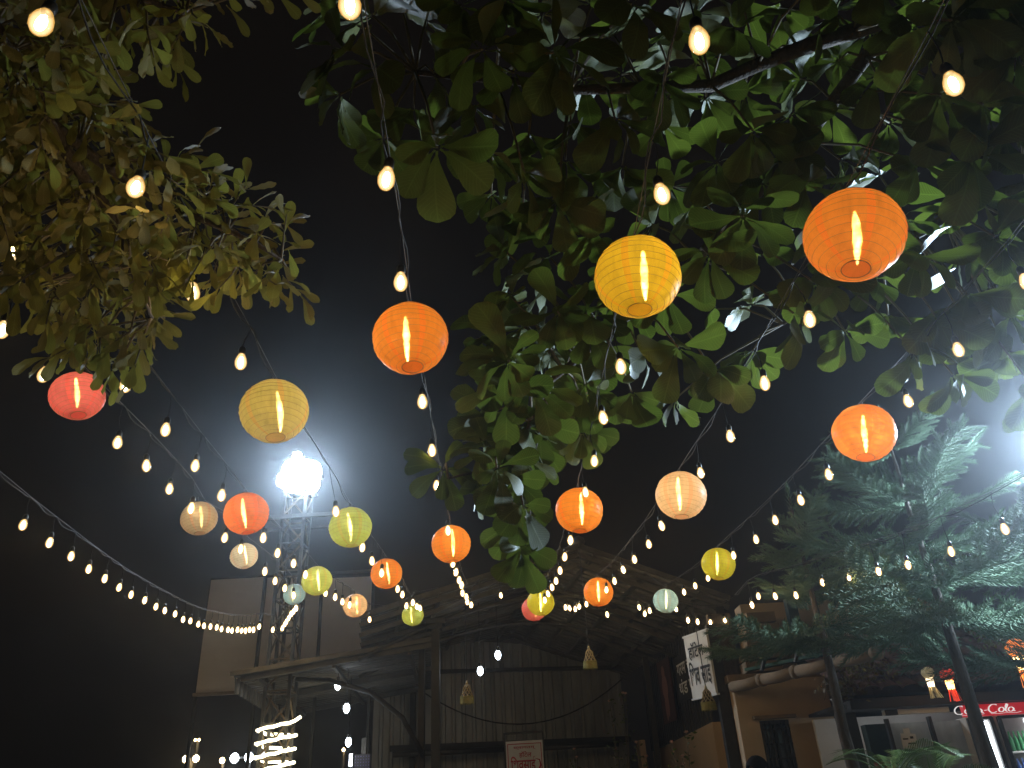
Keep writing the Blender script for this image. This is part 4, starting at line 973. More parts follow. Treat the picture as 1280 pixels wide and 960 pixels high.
# face features, hair, clothes
hd = MB(); hd.lathe([(.012, -.022), (.018, 0), (.008, .028)], 8, c=(0, -.108, 1.635)); hd.build('nose', M['skin'], per, True)
for s_ in (-1, 1):
    e2 = MB(); e2.lathe([(.006, -.03), (.016, -.012), (.018, .012), (.008, .03)], 8, c=(s_ * .078, .0, 1.635)); e2.build('ear', M['skin'], per, True)
    e3 = MB(); e3.lathe([(.004, -.008), (.011, 0), (.004, .008)], 8, c=(s_ * .032, -.094, 1.655)); e3.build('eye', M['black_paint'], per, True)
MB().box((0, -.102, 1.588), (.045, .012, .010)).build('mouth', M['maroon'], per)
hair = MB(); vs = []; nu, nv = 20, 10
for j in range(nv + 1):
    for i in range(nu):
        a = 2 * pi * i / nu; b = (pi * .66) * j / nv
        front = max(0, -sin(a)) ** 2
        b *= 1 - .38 * front
        r = 1 + .03 * noise.noise(Vector((cos(a) * 4, sin(a) * 4, b * 4)))
        vs.append((.090 * r * sin(b) * cos(a), -.012 + .108 * r * sin(b) * sin(a), 1.655 + .108 * r * cos(b)))
hair.add(vs, [(j * nu + i, j * nu + (i + 1) % nu, (j + 1) * nu + (i + 1) % nu, (j + 1) * nu + i) for j in range(nv) for i in range(nu)])
hair.build('hair', M['hair'], per, True)
SJ = [J[0], J[1], J[2], J[7], J[8], J[11], J[12]]
skinned('shirt', [(0, 0, .93)] + SJ[1:], [(0, 1), (1, 2), (2, 3), (3, 4), (2, 5), (5, 6)], [(.165, .125), (.152, .112), (.172, .122), .075, .058, .075, .058], M['shirt'], per)
skinned('trousers', [(0, 0, .97), J[15], J[16], (.11, .02, .12), J[19], J[20], (-.11, .02, .12)], [(0, 1), (1, 2), (2, 3), (0, 4), (4, 5), (5, 6)], [(.158, .118), .092, .072, .06, .092, .072, .06], M['trouser'], per)

# ================================================================ LEAF MESHES
def leaf_mesh(name, mat, L, W, tipw, fold, droop, curl, seed, n=9):
    """obovate blade with a folded midrib: widest near the tip when tipw > .5"""
    rnd = random.Random(seed); mb = MB(); vs, uv = [], []
    st = L * .06
    for i in range(n + 1):
        t = 1 - (1 - i / n) ** 1.45
        w = W / 2 * (sin(pi * min(1, t ** (.62 if tipw < .55 else 1.05))) ** .62 if 0 < t < 1 else 0)
        if tipw >= .55: w = W / 2 * (t ** 1.0) * math.sqrt(max(0, 1 - max(0, (t - .62) / .38) ** 2.2)) * 1.30
        if i == 0: w = W * .02
        if i == n: w = W * .045
        y = st + (L - st) * t
        z = -droop * t * t * L + curl * L * sin(t * pi * 1.3) * .1
        e = rnd.uniform(-1, 1) * .025 * L
        vs += [(-w, y, z + fold * w + e), (0, y, z), (w, y, z + fold * w - e)]
        uv += [(-1, t), (0, t), (1, t)]
    fs = []
    for i in range(n):
        for k in range(2): fs.append((3 * i + k, 3 * i + k + 1, 3 * i + k + 4, 3 * i + k + 3))
    mb.add(vs, fs, 0, uv)
    # petiole
    mb.add([(-.004 * L / .2, 0, 0), (.004 * L / .2, 0, 0), (.004 * L / .2, st, 0), (-.004 * L / .2, st, 0)], [(0, 1, 2, 3)], 0, [(0, 0)] * 4)
    return mb.mesh(name, mat, True)

def frame(dirv, upish=Vector((0, 0, 1)), roll=0.0):
    y = dirv.normalized(); x = y.cross(upish)
    x = x.normalized() if x.length > 1e-4 else y.orthogonal().normalized()
    z = x.cross(y)
    return Quaternion(y, roll) @ Matrix((x, y, z)).transposed().to_quaternion()

CAM = Vector((0, 0, 1.4))
def seen_size(p, s):
    d = p - CAM; q = Vector((d.dot(right), d.dot(up), d.dot(fwd)))
    if q.z < .3 or abs(q.x / q.z) > .70 or abs(q.y / q.z) > .53: return 0
    return s / q.z

def grow(tree, specs, meshes, mat, most=300):
    """specs: (location, quaternion, scale, mesh index) in world space; the largest in view are leaves of their own"""
    base = tree.location
    specs.sort(key=lambda s: -seen_size(s[0], s[2]))
    for p, q, s, k in specs[:most]: put('leaf', meshes[k], tree, p - base, q, s)
    rest = MB()
    for p, q, s, k in specs[most:]:
        me = meshes[k]; vs = [q @ (v.co * s) + p - base for v in me.vertices]
        uvl = me.uv_layers[0].data; uvs = {}
        for poly in me.polygons:
            for li in poly.loop_indices: uvs[me.loops[li].vertex_index] = tuple(uvl[li].uv)
        rest.add(vs, [tuple(pl.vertices) for pl in me.polygons], 0, [uvs[i] for i in range(len(vs))])
    if rest.v: tag(rest.build('foliage', mat, tree, True), kind='stuff')

def limb(tree, pts, r0, r1, name='limb', n=8, mat='bark'):
    base = tree.location; P_ = []
    pts = [Vector(p) for p in pts]
    for a, b in zip(pts, pts[1:]):
        for k in range(4):
            p = a.lerp(b, k / 4); P_.append(p + .02 * Vector((noise.noise(p * 3), noise.noise(p * 3 + Vector((9, 0, 0))), noise.noise(p * 3 + Vector((0, 9, 0))))))
    P_.append(pts[-1]); m = len(P_)
    MB().tube([p - base for p in P_], [r0 + (r1 - r0) * i / (m - 1) for i in range(m)], n).build(name, M[mat], tree, True)
    return P_

# ================================================================ BROAD LEAVED TREE overhead
almond = thing('almond_tree', 'broad-leaved tree with large rosette leaves arching over the lights from the right', 'tree', (4.7, 2.2, 0))
trunk_pts = limb(almond, [(4.7, 2.2, -.05), (4.66, 2.18, 1.5), (4.6, 2.15, 3.0), (4.45, 2.12, 4.2), (4.3, 2.1, 5.6)], .19, .11, 'trunk', 12)
AL = []
AL += limb(almond, [(4.45, 2.12, 4.2), (3.15, 2.06, 4.85), (1.92, 2.34, 4.55), (1.03, 2.55, 4.4), (.36, 2.48, 4.35), (-.35, 2.31, 4.3)], .06, .012)
AL += limb(almond, [(1.92, 2.34, 4.55), (1.35, 2.92, 4.1), (.85, 3.24, 3.75), (.49, 3.41, 3.55), (.2, 3.51, 3.35), (.05, 3.68, 2.9), (.05, 3.78, 2.58)], .035, .007)
AL += limb(almond, [(4.5, 2.13, 3.9), (3.45, 2.87, 4.15), (2.46, 3.1, 4.05), (1.91, 3.4, 3.9), (1.56, 3.7, 3.75)], .05, .010)
AL += limb(almond, [(.2, 3.51, 3.35), (-.02, 3.55, 2.92), (-.34, 3.55, 2.86)], .012, .006)
AL += limb(almond, [(3.15, 2.06, 4.85), (2.5, 1.7, 5.0), (1.7, 1.6, 4.9), (1.0, 1.7, 4.8)], .03, .010)
al_mesh = [leaf_mesh('leaf', M['almond_leaf'], 1.0, w, .7, f, d, c, 40 + i) for i, (w, f, d, c) in enumerate([(.58, .10, .10, .6), (.64, .05, .20, .8), (.55, .16, .05, .3), (.60, -.05, .24, .7), (.66, .08, .14, -.4)])]
rg = random.Random(21)
specs = []; tw = MB()
for c in ALMOND_TWIGS:
    c = Vector(c)
    a = min(AL, key=lambda p: (p - c).length)
    dirv = (c - a); dirv = dirv.normalized() if dirv.length > .05 else Vector((rg.uniform(-1, 1), rg.uniform(-1, 1), -.5)).normalized()
    dirv = (dirv + Vector((rg.uniform(-.4, .4), rg.uniform(-.4, .4), rg.uniform(-.7, .25)))).normalized()
    if (c - a).length < 1.6:
        mid = a.lerp(c, .55) + Vector((0, 0, .05))
        tw.tube([a - almond.location, mid - almond.location, c - almond.location], [.008, .006, .005], 5)
    else:
        tw.tube([c - dirv * .45 - almond.location + Vector((0, 0, .06)), c - almond.location], [.007, .005], 5)
    n = rg.randint(6, 9); ph = rg.uniform(0, 6.28)
    u = dirv.orthogonal().normalized(); w = dirv.cross(u)
    for k in range(n):
        an = ph + 2 * pi * k / n + rg.uniform(-.25, .25)
        sp_ = rg.uniform(.85, 1.45)
        ld = (dirv * cos(sp_) + (u * cos(an) + w * sin(an)) * sin(sp_)).normalized()
        ld = (ld + Vector((0, 0, -.35))).normalized()
        L = rg.uniform(.15, .26) * (.82 if c.z < 3.1 else 1)
        q = frame(ld, dirv * .7 + Vector((0, -.25, .6)), rg.uniform(-.35, .35))
        specs.append((c + ld * .015, q, L, rg.randrange(5)))
tag(tw.build('twigs', M['twig'], almond, True), kind='stuff')
grow(almond, specs, al_mesh, M['almond_leaf'])

# ================================================================ SMALL LEAVED TREE at upper left
small = thing('small_leaved_tree', 'tree of small olive oblong leaves hanging in from the upper left corner', 'tree', (-2.7, .7, 0))
limb(small, [(-2.7, .7, -.05), (-2.6, .75, 1.6), (-2.3, .85, 2.8), (-1.9, .95, 3.5), (-1.7, 1.0, 4.2)], .13, .07, 'trunk', 12)
SL = []
SL += limb(small, [(-2.1, .9, 3.2), (-1.52, 1.10, 3.35), (-1.32, 1.28, 3.28), (-1.26, 1.50, 3.16), (-1.20, 1.75, 3.06), (-1.16, 2.05, 2.86)], .040, .008)
SL += limb(small, [(-1.26, 1.50, 3.16), (-1.08, 1.85, 3.16), (-.76, 2.06, 3.08)], .018, .006)
SL += limb(small, [(-1.52, 1.10, 3.35), (-1.10, 1.28, 3.45), (-.9, 1.42, 3.50)], .020, .006)
SL += limb(small, [(-1.9, .95, 3.5), (-1.6, 1.6, 3.3), (-1.5, 2.0, 3.0)], .022, .007)
sm_mesh = [leaf_mesh('leaf', M['small_leaf'], 1.0, w, .6, f, d, c, 80 + i) for i, (w, f, d, c) in enumerate([(.36, .15, .08, .5), (.39, .08, .16, .8), (.33, .2, .02, .3), (.37, -.1, .2, -.4)])]
specs = []; tw = MB(); rg = random.Random(33)
for c in SMALL_LEAF_TWIGS:
    c = Vector(c)
    a = min(SL, key=lambda p: (p - c).length)
    dv = c - a
    dirv = (dv.normalized() if dv.length > .03 else Vector((0, .5, -.5)))
    dirv = (dirv * .6 + Vector((rg.uniform(-.5, .6), rg.uniform(-.3, .5), rg.uniform(-.7, .1)))).normalized()
    tw.tube([a - small.location, a.lerp(c, .6) + Vector((0, 0, .03)) - small.location, c - small.location, c + dirv * .08 - small.location], [.005, .004, .003, .002], 4)
    n = rg.randint(6, 9)
    side = dirv.orthogonal().normalized(); side = Quaternion(dirv, rg.uniform(0, 6.28)) @ side
    for k in range(n):
        t = k / (n - 1)
        p = c + dirv * (-.07 + .15 * t)
        ang = 2.4 * k
        sd = Quaternion(dirv, ang) @ side
        ld = (dirv * (.35 + .9 * t) + sd * (1.0 - .35 * t) + Vector((0, 0, -.25))).normalized()
        specs.append((p, frame(ld, Vector((rg.uniform(-.5, .5), rg.uniform(-.5, .5), 1)), rg.uniform(-.5, .5)), rg.uniform(.088, .122), rg.randrange(4)))
tag(tw.build('twigs', M['twig'], small, True), kind='stuff')
grow(small, specs, sm_mesh, M['small_leaf'])

# ================================================================ PINES
def foxtail(mb, a, b, n, nl, rnd, droop=.0):
    """shoot from a to b thickly set with needles that point forward and curve up"""
    a, b = Vector(a), Vector(b); d = b - a; L = d.length; dn = d.normalized()
    u = dn.orthogonal().normalized(); w = dn.cross(u)
    mb.tube([a, a.lerp(b, .5), b], [.004, .003, .002], 3, cap=False)
    for k in range(n):
        t = (k + rnd.random()) / n
        p = a + d * t; an = k * 2.4 + rnd.uniform(-.3, .3)
        s = u * cos(an) + w * sin(an)
        f = .55 + .75 * t
        l = nl * rnd.uniform(.75, 1.15) * (1 - .35 * t ** 3)
        dv = (dn * f + s).normalized()
        mid = p + dv * l * .55
        tip = mid + (dv + dn * .5 + Vector((0, 0, .25))).normalized() * l * .5
        side = dv.cross(dn + Vector((.01, .02, .0))).normalized() * .0026
        mb.add([p - side, p + side, mid + side, mid - side, tip], [(0, 1, 2, 3), (3, 2, 4)])
def frond_mesh(seed, L):
    rnd = random.Random(seed); mb = MB()
    ax = [Vector((0, L * t, -.10 * L * sin(pi * t) * .6 + .14 * L * t * t)) for t in [i / 10 for i in range(11)]]
    mb.tube(ax, [.008 * (1 - .07 * i) for i in range(11)], 4)
    for i in range(1, 11):
        for s in (-1, 1):
            for q in range(2):
                t = (i + .5 * q - .3) / 10
                if t > 1: continue
                p = Vector((0, L * t, -.10 * L * sin(pi * t) * .6 + .14 * L * t * t))
                l = L * .34 * (1 - .55 * abs(t - .45)) * rnd.uniform(.8, 1.15)
                d = Vector((s * rnd.uniform(.6, .9), rnd.uniform(.65, .95), rnd.uniform(-.25, .3))).normalized()
                foxtail(mb, p, p + d * l, int(40 + 95 * l), .066, rnd)
    foxtail(mb, ax[-2], ax[-1] + Vector((0, .10, .03)), 40, .06, rnd)
    return mb.mesh('branch', M['needle'])
FR = [frond_mesh(500 + i, 1.0) for i in range(4)]
def pine(label, x, y, h, z0, rad, seed, whorl=.29, lean=(0, 0)):
    t = thing('pine_tree', label, 'tree', (x, y, 0))
    rnd = random.Random(seed)
    top = Vector((lean[0], lean[1], h))
    pts = [Vector((lean[0] * k / 10, lean[1] * k / 10, h * k / 10)) + .015 * Vector((noise.noise(Vector((k * .7, seed, 0))), noise.noise(Vector((seed, k * .7, 0))), 0)) for k in range(11)]
    pts[0].z = -.05
    MB().tube(pts, [(.085, .080, .074, .062, .048, .040, .034, .026, .019, .013, .008)[k] for k in range(11)], 10).build('trunk', M['bark'], t, True)
    z = z0
    while z < h - .05:
        u = (z - z0) / (h - z0)
        n = 5 if u < .8 else 4
        ph = rnd.uniform(0, 6.28)
        for k in range(n):
            a = ph + 2 * pi * k / n + rnd.uniform(-.3, .3)
            L = rad * ((1 - u) ** .6 * .95 + .12) * rnd.uniform(.85, 1.15)
            tilt = rnd.uniform(-.18, .12) + .35 * u
            if x < 2.6 and z > 2.75 and cos(a) < -.35: L *= .5
            d = Vector((cos(a) * cos(tilt), sin(a) * cos(tilt), sin(tilt)))
            put('branch', FR[rnd.randrange(4)], t, Vector((lean[0] * z / h, lean[1] * z / h, z + rnd.uniform(-.05, .05))), frame(d, Vector((0, 0, 1)), rnd.uniform(-.5, .5)), L)
        z += whorl * rnd.uniform(.85, 1.15)
    foxt = MB(); foxtail(foxt, (top.x, top.y, h - .12), (top.x, top.y, h + .12), 50, .06, rnd); foxt.build('leader', M['needle'], t)
    return t
pine('tall feathery pine at the right edge lit bluish white from its right', 3.12, 5.95, 4.15, 2.50, 1.05, 3)
pine('shorter shaded pine left of the tall one with its trunk by the stall', 2.30, 6.25, 3.62, 2.52, .80, 8)
pine('feathery pine farther back at the right edge of the view', 4.5, 6.6, 3.5, 2.35, 1.1, 14)

# ================================================================ PALM and SHRUBS
def palm_frond(L, seed):
    rnd = random.Random(seed); mb = MB()
    P_ = lambda t: Vector((0, L * t * (1 - .18 * t), L * (.62 * t - .75 * t * t)))
    mb.tube([P_(i / 10) for i in range(11)], [.010 - .0007 * i for i in range(11)], 5)
    n = 34
    for k in range(n):
        t = .16 + .84 * k / n
        p = P_(t); tg = (P_(min(1, t + .02)) - P_(t - .02)).normalized()
        for s in (-1, 1):
            l = L * .34 * sin(pi * (.12 + .83 * (k / n))) * rnd.uniform(.85, 1.1)
            d = (Vector((s, 0, .25)) * .9 + tg * .75).normalized()
            e = p + d * l + Vector((0, 0, -.22 * l)); m_ = p + d * l * .5
            w = tg * .0065
            mb.add([p - w * .5, p + w * .5, m_ + w, m_ - w, e], [(0, 1, 2, 3), (3, 2, 4)])
    return mb.mesh('frond', M['palm'])
PF = [palm_frond(1.0, 70 + i) for i in range(3)]
def palm(label, x, y, z, n, L, seed, group=None):
    t = thing('areca_palm', label, 'palm', (x, y, 0), group)
    rnd = random.Random(seed)
    for k in range(3):
        a = 2.1 * k; MB().tube([(0.06 * cos(a), .06 * sin(a), -.03), (.05 * cos(a), .05 * sin(a), z * .6), (.02 * cos(a), .02 * sin(a), z)], [.028, .022, .016], 7).build('stem', M['twig'], t, True)
    for k in range(n):
        a = 2 * pi * k / n + rnd.uniform(-.3, .3); el = rnd.uniform(.0, .75)
        d = Vector((cos(a) * cos(el), sin(a) * cos(el), sin(el)))
        put('frond', PF[k % 3], t, (0, 0, z + rnd.uniform(-.12, .02)), frame(d, Vector((0, 0, 1)), rnd.uniform(-.3, .3)), L * rnd.uniform(.8, 1.1))
palm('feathery areca palm in front of the stall doors', 2.52, 5.5, 1.36, 10, .58, 4)
palm('areca palm left of the other one, before the house corner', 2.22, 5.4, 1.46, 9, .60, 9)

def rose_bush(label, x, y, h, n, seed, group='flowering shrubs by the shed', spread=.22, flowers=4):
    t = thing('rose_bush', label, 'shrub', (x, y, 0), group)
    rnd = random.Random(seed); tips = []
    for k in range(n):
        a = rnd.uniform(0, 6.28); r = rnd.uniform(.3, 1) * spread; hh = h * rnd.uniform(.72, 1)
        pts = [(0.02 * cos(a), .02 * sin(a), -.03), (.4 * r * cos(a), .4 * r * sin(a), hh * .5), (r * cos(a), r * sin(a), hh)]
        MB().tube(pts, [.012, .009, .004], 5).build('stem', M['twig'], t, True); tips.append(pts)
    lf = MB()
    for pts in tips:
        a, b = Vector(pts[1]), Vector(pts[2])
        for k in range(46):
            p = a.lerp(b, rnd.uniform(-.1, 1.02)) + Vector((rnd.gauss(0, .05), rnd.gauss(0, .05), rnd.gauss(0, .03)))
            q = Quaternion(Vector((rnd.uniform(-1, 1), rnd.uniform(-1, 1), rnd.uniform(-1, 1))).normalized(), rnd.uniform(0, 3.1))
            s = rnd.uniform(.025, .045)
            lf.add([p + q @ (Vector(v) * s) for v in ((0, -1, 0), (.45, 0, .12), (0, 1, 0), (-.45, 0, .12))], [(0, 1, 2, 3)], 0, [(0, 0), (1, .5), (0, 1), (-1, .5)])
    tag(lf.build('leaves', M['shrub_leaf'], t, True), kind='stuff')
    for k in range(flowers):
        p = tips[k % n][2]
        fb = MB()
        for ring in range(2):
            for j in range(5):
                a = 2 * pi * j / 5 + ring * .6; r = .030 - .012 * ring
                fb.add([(0, 0, 0), (r * cos(a - .6), r * sin(a - .6), .015 + .012 * ring), (r * 1.15 * cos(a), r * 1.15 * sin(a), .022 + .014 * ring), (r * cos(a + .6), r * sin(a + .6), .015 + .012 * ring)], [(0, 1, 2, 3)])
        fb.build('flower', M['petal'], t, True, (p[0], p[1], p[2] + .01))
rose_bush('tall flowering bush at the right end of the back wall by the plaster pier', 1.35, 13.0, 2.98, 4, 5, spread=.20, flowers=3)
rose_bush('small flowering bush between the lettered board and the tall bush', .65, 13.3, 2.42, 3, 6, spread=.10, flowers=2)
rose_bush('flowering bush right of the tall one against the plaster pier', 1.55, 12.4, 2.42, 3, 7, spread=.16, flowers=3)
rose_bush('pale sparse bush under the fringed shade by the dark pole', 1.78, 10.2, 2.35, 4, 8, spread=.18, flowers=4)
rose_bush('low pale bush left of the dark pole near the ground', 1.62, 9.9, 1.95, 3, 9, spread=.16, flowers=3)

def creeper(label, x, y, z, w, h, n, seed, mat):
    t = thing('creeper', label, 'plant', (x, y, z))
    rnd = random.Random(seed); st = MB(); lf = MB()
    for k in range(7):
        a = rnd.uniform(-w, w); pts = [(a * .3, 0, h), (a * .7, rnd.uniform(-.05, .05), h * .4), (a, rnd.uniform(-.08, .08), -h * rnd.random())]
        st.tube(pts, .005, 4)
    tag(st.build('stems', M['twig'], t), kind='stuff')
    for k in range(n):
        p = Vector((rnd.gauss(0, w * .5), rnd.gauss(0, .07), rnd.gauss(0, h * .45)))
        q = Quaternion(Vector((rnd.uniform(-1, 1), rnd.uniform(-1, 1), rnd.uniform(-1, 1))).normalized(), rnd.uniform(0, 3.1)); s = rnd.uniform(.02, .035)
        lf.add([p + q @ (Vector(v) * s) for v in ((0, -1, 0), (.5, 0, .15), (0, 1, 0), (-.5, 0, .15))], [(0, 1, 2, 3)], 0, [(0, 0), (1, .5), (0, 1), (-1, .5)])
    tag(lf.build('leaves', M[mat], t, True), kind='stuff')
creeper('dry creeper catching warm light at the corner above the stall post', 3.28, 8.0, 2.45, .26, .2, 300, 2, 'creeper_leaf')
creeper('glossy creeper on the house corner beside the stall post', 2.95, 7.9, 2.30, .16, .14, 160, 4, 'creeper_leaf')
creeper('leafy creeper lit orange above the sky lantern at the right edge', 4.42, 7.5, 2.62, .26, .13, 260, 6, 'shrub_leaf')
# ================================================================ LANTERNS
ORD = ['first', 'second', 'third', 'fourth', 'fifth', 'sixth', 'seventh', 'eighth', 'ninth', 'tenth', 'eleventh', 'twelfth', 'thirteenth', 'fourteenth', 'fifteenth', 'sixteenth', 'seventeenth', 'eighteenth', 'nineteenth', 'twentieth', 'twenty-first', 'twenty-second', 'twenty-third', 'twenty-fourth', 'twenty-fifth', 'twenty-sixth', 'twenty-seventh', 'twenty-eighth', 'twenty-ninth', 'thirtieth']
FAB = {
 'orange': lantern_fabric('orange_satin', (.96, .35, .055), (1.0, .74, .36)),
 'red_orange': lantern_fabric('vermilion_satin', (.95, .28, .09), (1.0, .72, .36)),
 'pink': lantern_fabric('coral_satin', (.92, .23, .25), (1.0, .70, .34)),
 'yellow': lantern_fabric('yellow_satin', (.93, .64, .05), (1.0, .88, .40)),
 'ochre': lantern_fabric('dull_yellow_satin', (.80, .67, .22), (1.0, .86, .42)),
 'lime': lantern_fabric('lime_satin', (.62, .60, .05), (1.0, .95, .4)),
 'green': lantern_fabric('green_satin', (.56, .66, .17), (1.0, .95, .45)),
 'peach': lantern_fabric('peach_satin', (.94, .66, .45), (1.0, .82, .35)),
 'pale': lantern_fabric('cream_satin', (.84, .72, .58), (1.0, .80, .45)),
 'white': lantern_fabric('white_satin', (.88, .82, .74), (1.0, .92, .75)),
 'blue': lantern_fabric('pale_blue_satin', (.42, .66, .84), (1.0, .95, .6)),
}
LINFO = {  # fabric, lamp brightness 0-1, label
 'pink': ('pink', .8, 'coral pink round lantern at the far left with leaves touching its top'),
 'ochre': ('ochre', .8, 'dull yellow round lantern hanging above left of the floodlight'),
 'orange_mid': ('orange', 1, 'large orange round lantern hanging alone left of the leafy branch'),
 'yellow': ('yellow', 1, 'large bright yellow round lantern in front of the leaves'),
 'orange_big': ('orange', 1, 'biggest orange round lantern at the upper right'),
 'orange_right': ('orange', 1, 'orange round lantern in front of the top of the pine'),
 'peach_right': ('peach', 1, 'cream peach round lantern right of the hanging branch'),
 'orange_leaf': ('orange', 1, 'orange round lantern partly covered by the hanging leafy branch'),
 'orange_center': ('orange', 1, 'orange round lantern just below the left tip of the leafy branch'),
 'green_big': ('green', 1, 'pale green round lantern right below the floodlight'),
 'red_orange': ('red_orange', 1, 'vermilion round lantern left below the floodlight'),
 'peach_dim': ('pale', .35, 'dim cream round lantern close left of the vermilion one'),
 'white': ('white', .7, 'small crumpled white round lantern under the vermilion one'),
 'green_left': ('green', 1, 'small yellow green round lantern in front of the hoarding'),
 'blue_left': ('blue', .5, 'small pale blue round lantern in front of the mast'),
 'peach_small': ('peach', .8, 'small peach round lantern in front of the right part of the hoarding'),
 'orange_left': ('orange', 1, 'small orange round lantern right below the pale green one'),
 'green_low': ('green', .7, 'small green round lantern hanging lowest at the left front of the shed'),
 'yellow_small': ('lime', 1, 'small yellow round lantern in front of the shed ridge under the leafy branch'),
 'orange_shed': ('orange', 1, 'small orange round lantern in front of the shed roof'),
 'blue_right': ('blue', 1, 'small pale blue round lantern at the right end of the shed roof'),
 'lime': ('lime', 1, 'lime yellow round lantern beside the dark pine'),
}
TUBE_M = {}
def tube_mat(k):
    k = round(k, 2)
    if k not in TUBE_M: TUBE_M[k] = streak_lamp('lantern_lamp', TUBE_L * k)
    return TUBE_M[k]
TUBE_L = 30.0
TOPS = {}
def lantern(key, x, y, z, D):
    fab, lit, label = LINFO[key]
    rnd = random.Random(key)
    t = thing('paper_lantern', label, 'lantern', (x, y, z), 'round lanterns on the light strings')
    t.rotation_euler = (Quaternion((0, 1, 0), .5 * math.atan2(x, y) + rnd.uniform(-.04, .04)) @ Quaternion((1, 0, 0), rnd.uniform(-.05, .05)) @ Quaternion((0, 0, 1), rnd.uniform(0, 6.28))).to_euler()
    a = D / 2; b = a * .94
    turns = 14
    p0 = .28
    nseg = 44
    nr = turns * 3
    off = Vector((rnd.uniform(-50, 50), rnd.uniform(-50, 50), 0))
    def rad(p, an, sc=True):
        q = Vector((cos(an) * 2.2, sin(an) * 2.2, p * 2.0)) + off
        f = 1 + .022 * noise.noise(q) + .008 * noise.noise(q * 4)
        if sc: f -= .010 * abs(sin(pi * turns * (p - p0) / (pi - 2 * p0)))
        return f
    vs, uv = [], []
    for j in range(nr + 1):
        p = p0 + (pi - 2 * p0) * j / nr
        for k in range(nseg + 1):
            an = 2 * pi * k / nseg; f = rad(p, an)
            vs.append((a * sin(p) * cos(an) * f, a * sin(p) * sin(an) * f, b * cos(p) * f)); uv.append((k / nseg, j / nr))
    w = nseg + 1
    fs = [(j * w + k, (j + 1) * w + k, (j + 1) * w + k + 1, j * w + k + 1) for j in range(nr) for k in range(nseg)]
    mb = MB(); mb.add(vs, fs, 0, uv); mb.build('shade', FAB[fab], t, True)
    # flat fabric disc that closes the bottom, slightly recessed
    rb = a * sin(p0) * .985; zb = -b * cos(p0)
    n = 24
    dv = [(0, 0, zb + .004)] + [(rb * cos(2 * pi * k / n), rb * sin(2 * pi * k / n), zb) for k in range(n)]
    db = MB(); db.add(dv, [(0, (k + 1) % n + 1, k + 1) for k in range(n)], 0, [(.5, .5)] * (n + 1)); db.build('bottom_disc', FAB[fab], t)
    # one long wire wound into ribs
    hp_ = []
    tot = turns * 30
    for i in range(tot + 1):
        p = p0 + (pi - 2 * p0) * i / tot; an = 2 * pi * i / 30
        f = rad(p, an, False) + .004
        hp_.append((a * sin(p) * cos(an) * f, a * sin(p) * sin(an) * f, b * cos(p) * f))
    MB().tube(hp_, .0006, 4, cap=False).build('wire_rib', M['rib'], t)
    for zz, nm in ((b * cos(p0), 'top_ring'), (zb, 'bottom_ring')):
        MB().tube([(a * sin(p0) * cos(2 * pi * k / 24), a * sin(p0) * sin(2 * pi * k / 24), zz) for k in range(24)], .0015, 5, closed=True).build(nm, M['rib'], t)
    # upright lamp inside, shaped ragged to draw the satin's stretched highlight
    ox, oy = rnd.uniform(-.02, .02), rnd.uniform(-.02, .02); tl = rnd.uniform(-.05, .05)
    pts, rr = [], []
    m_ = 16
    for i in range(m_ + 1):
        s = i / m_; zz = b * (.80 - 1.52 * s)
        pts.append((ox + tl * zz * .5 + .004 * sin(s * 5 + ox * 300), oy + .3 * tl * zz, zz))
        rr.append(D * .046 * (sin(pi * min(1, s * .92 + .06)) ** .7) * (1 + .35 * noise.noise(Vector((i * .9, ox * 900, 1)))) + .001)
    MB().tube(pts, rr, 7).build('lamp', tube_mat(lit), t, True)
    MB().tube([(0, 0, b * .70), (0, 0, b * cos(p0)), (0, 0, b + .045)], .003, 5).build('hook', M['steel_wire'], t)
    MB().bar((-a * sin(p0), 0, b * cos(p0)), (a * sin(p0), 0, b * cos(p0)), .003).build('cross_wire', M['rib'], t)
    TOPS[key] = Vector((x, y, z + b + .04))
for k, (x, y, z, D) in LANTERNS.items(): lantern(k, x, y, z, D)
# coral lantern peeping out behind the small yellow one
LINFO['pink_back'] = ('pink', .7, 'coral pink lantern mostly hidden behind the small yellow one at the shed')
lantern('pink_back', .115, 9.75, 3.60, .31)

# ================================================================ BULBS AND STRINGS
def bulb_parts(detail):
    gl = [(.006, -.036), (.015, -.030), (.0215, -.018), (.0235, -.004), (.0205, .012), (.015, .025), (.012, .032)]
    n = 14 if detail else 8
    g = MB(); g.lathe(gl if detail else gl[::2] + [gl[-1]], n)
    f = MB(); f.lathe([(.003, -.028), (.0085, -.020), (.0105, -.005), (.0085, .010), (.004, .020)], 7)
    s = MB(); s.lathe([(.012, .031), (.0145, .034), (.0145, .056), (.010, .066), (.005, .070)], 9)
    return g, f, s
G, F_, S_ = bulb_parts(True)
gm, fm, sm = G.mesh('glass', M['bulb_glass'], True), F_.mesh('filament', M['filament'], True), S_.mesh('socket', M['socket'], True)
def smooth_path(P, it=2):
    P = [p.copy() for p in P]
    for _ in range(it): P = [P[0]] + [(P[i - 1] + 2 * P[i] + P[i + 1]) / 4 for i in range(1, len(P) - 1)] + [P[-1]]
    return P
DROP = .195
def near_name(keys):  # where a run of bulbs is
    return keys
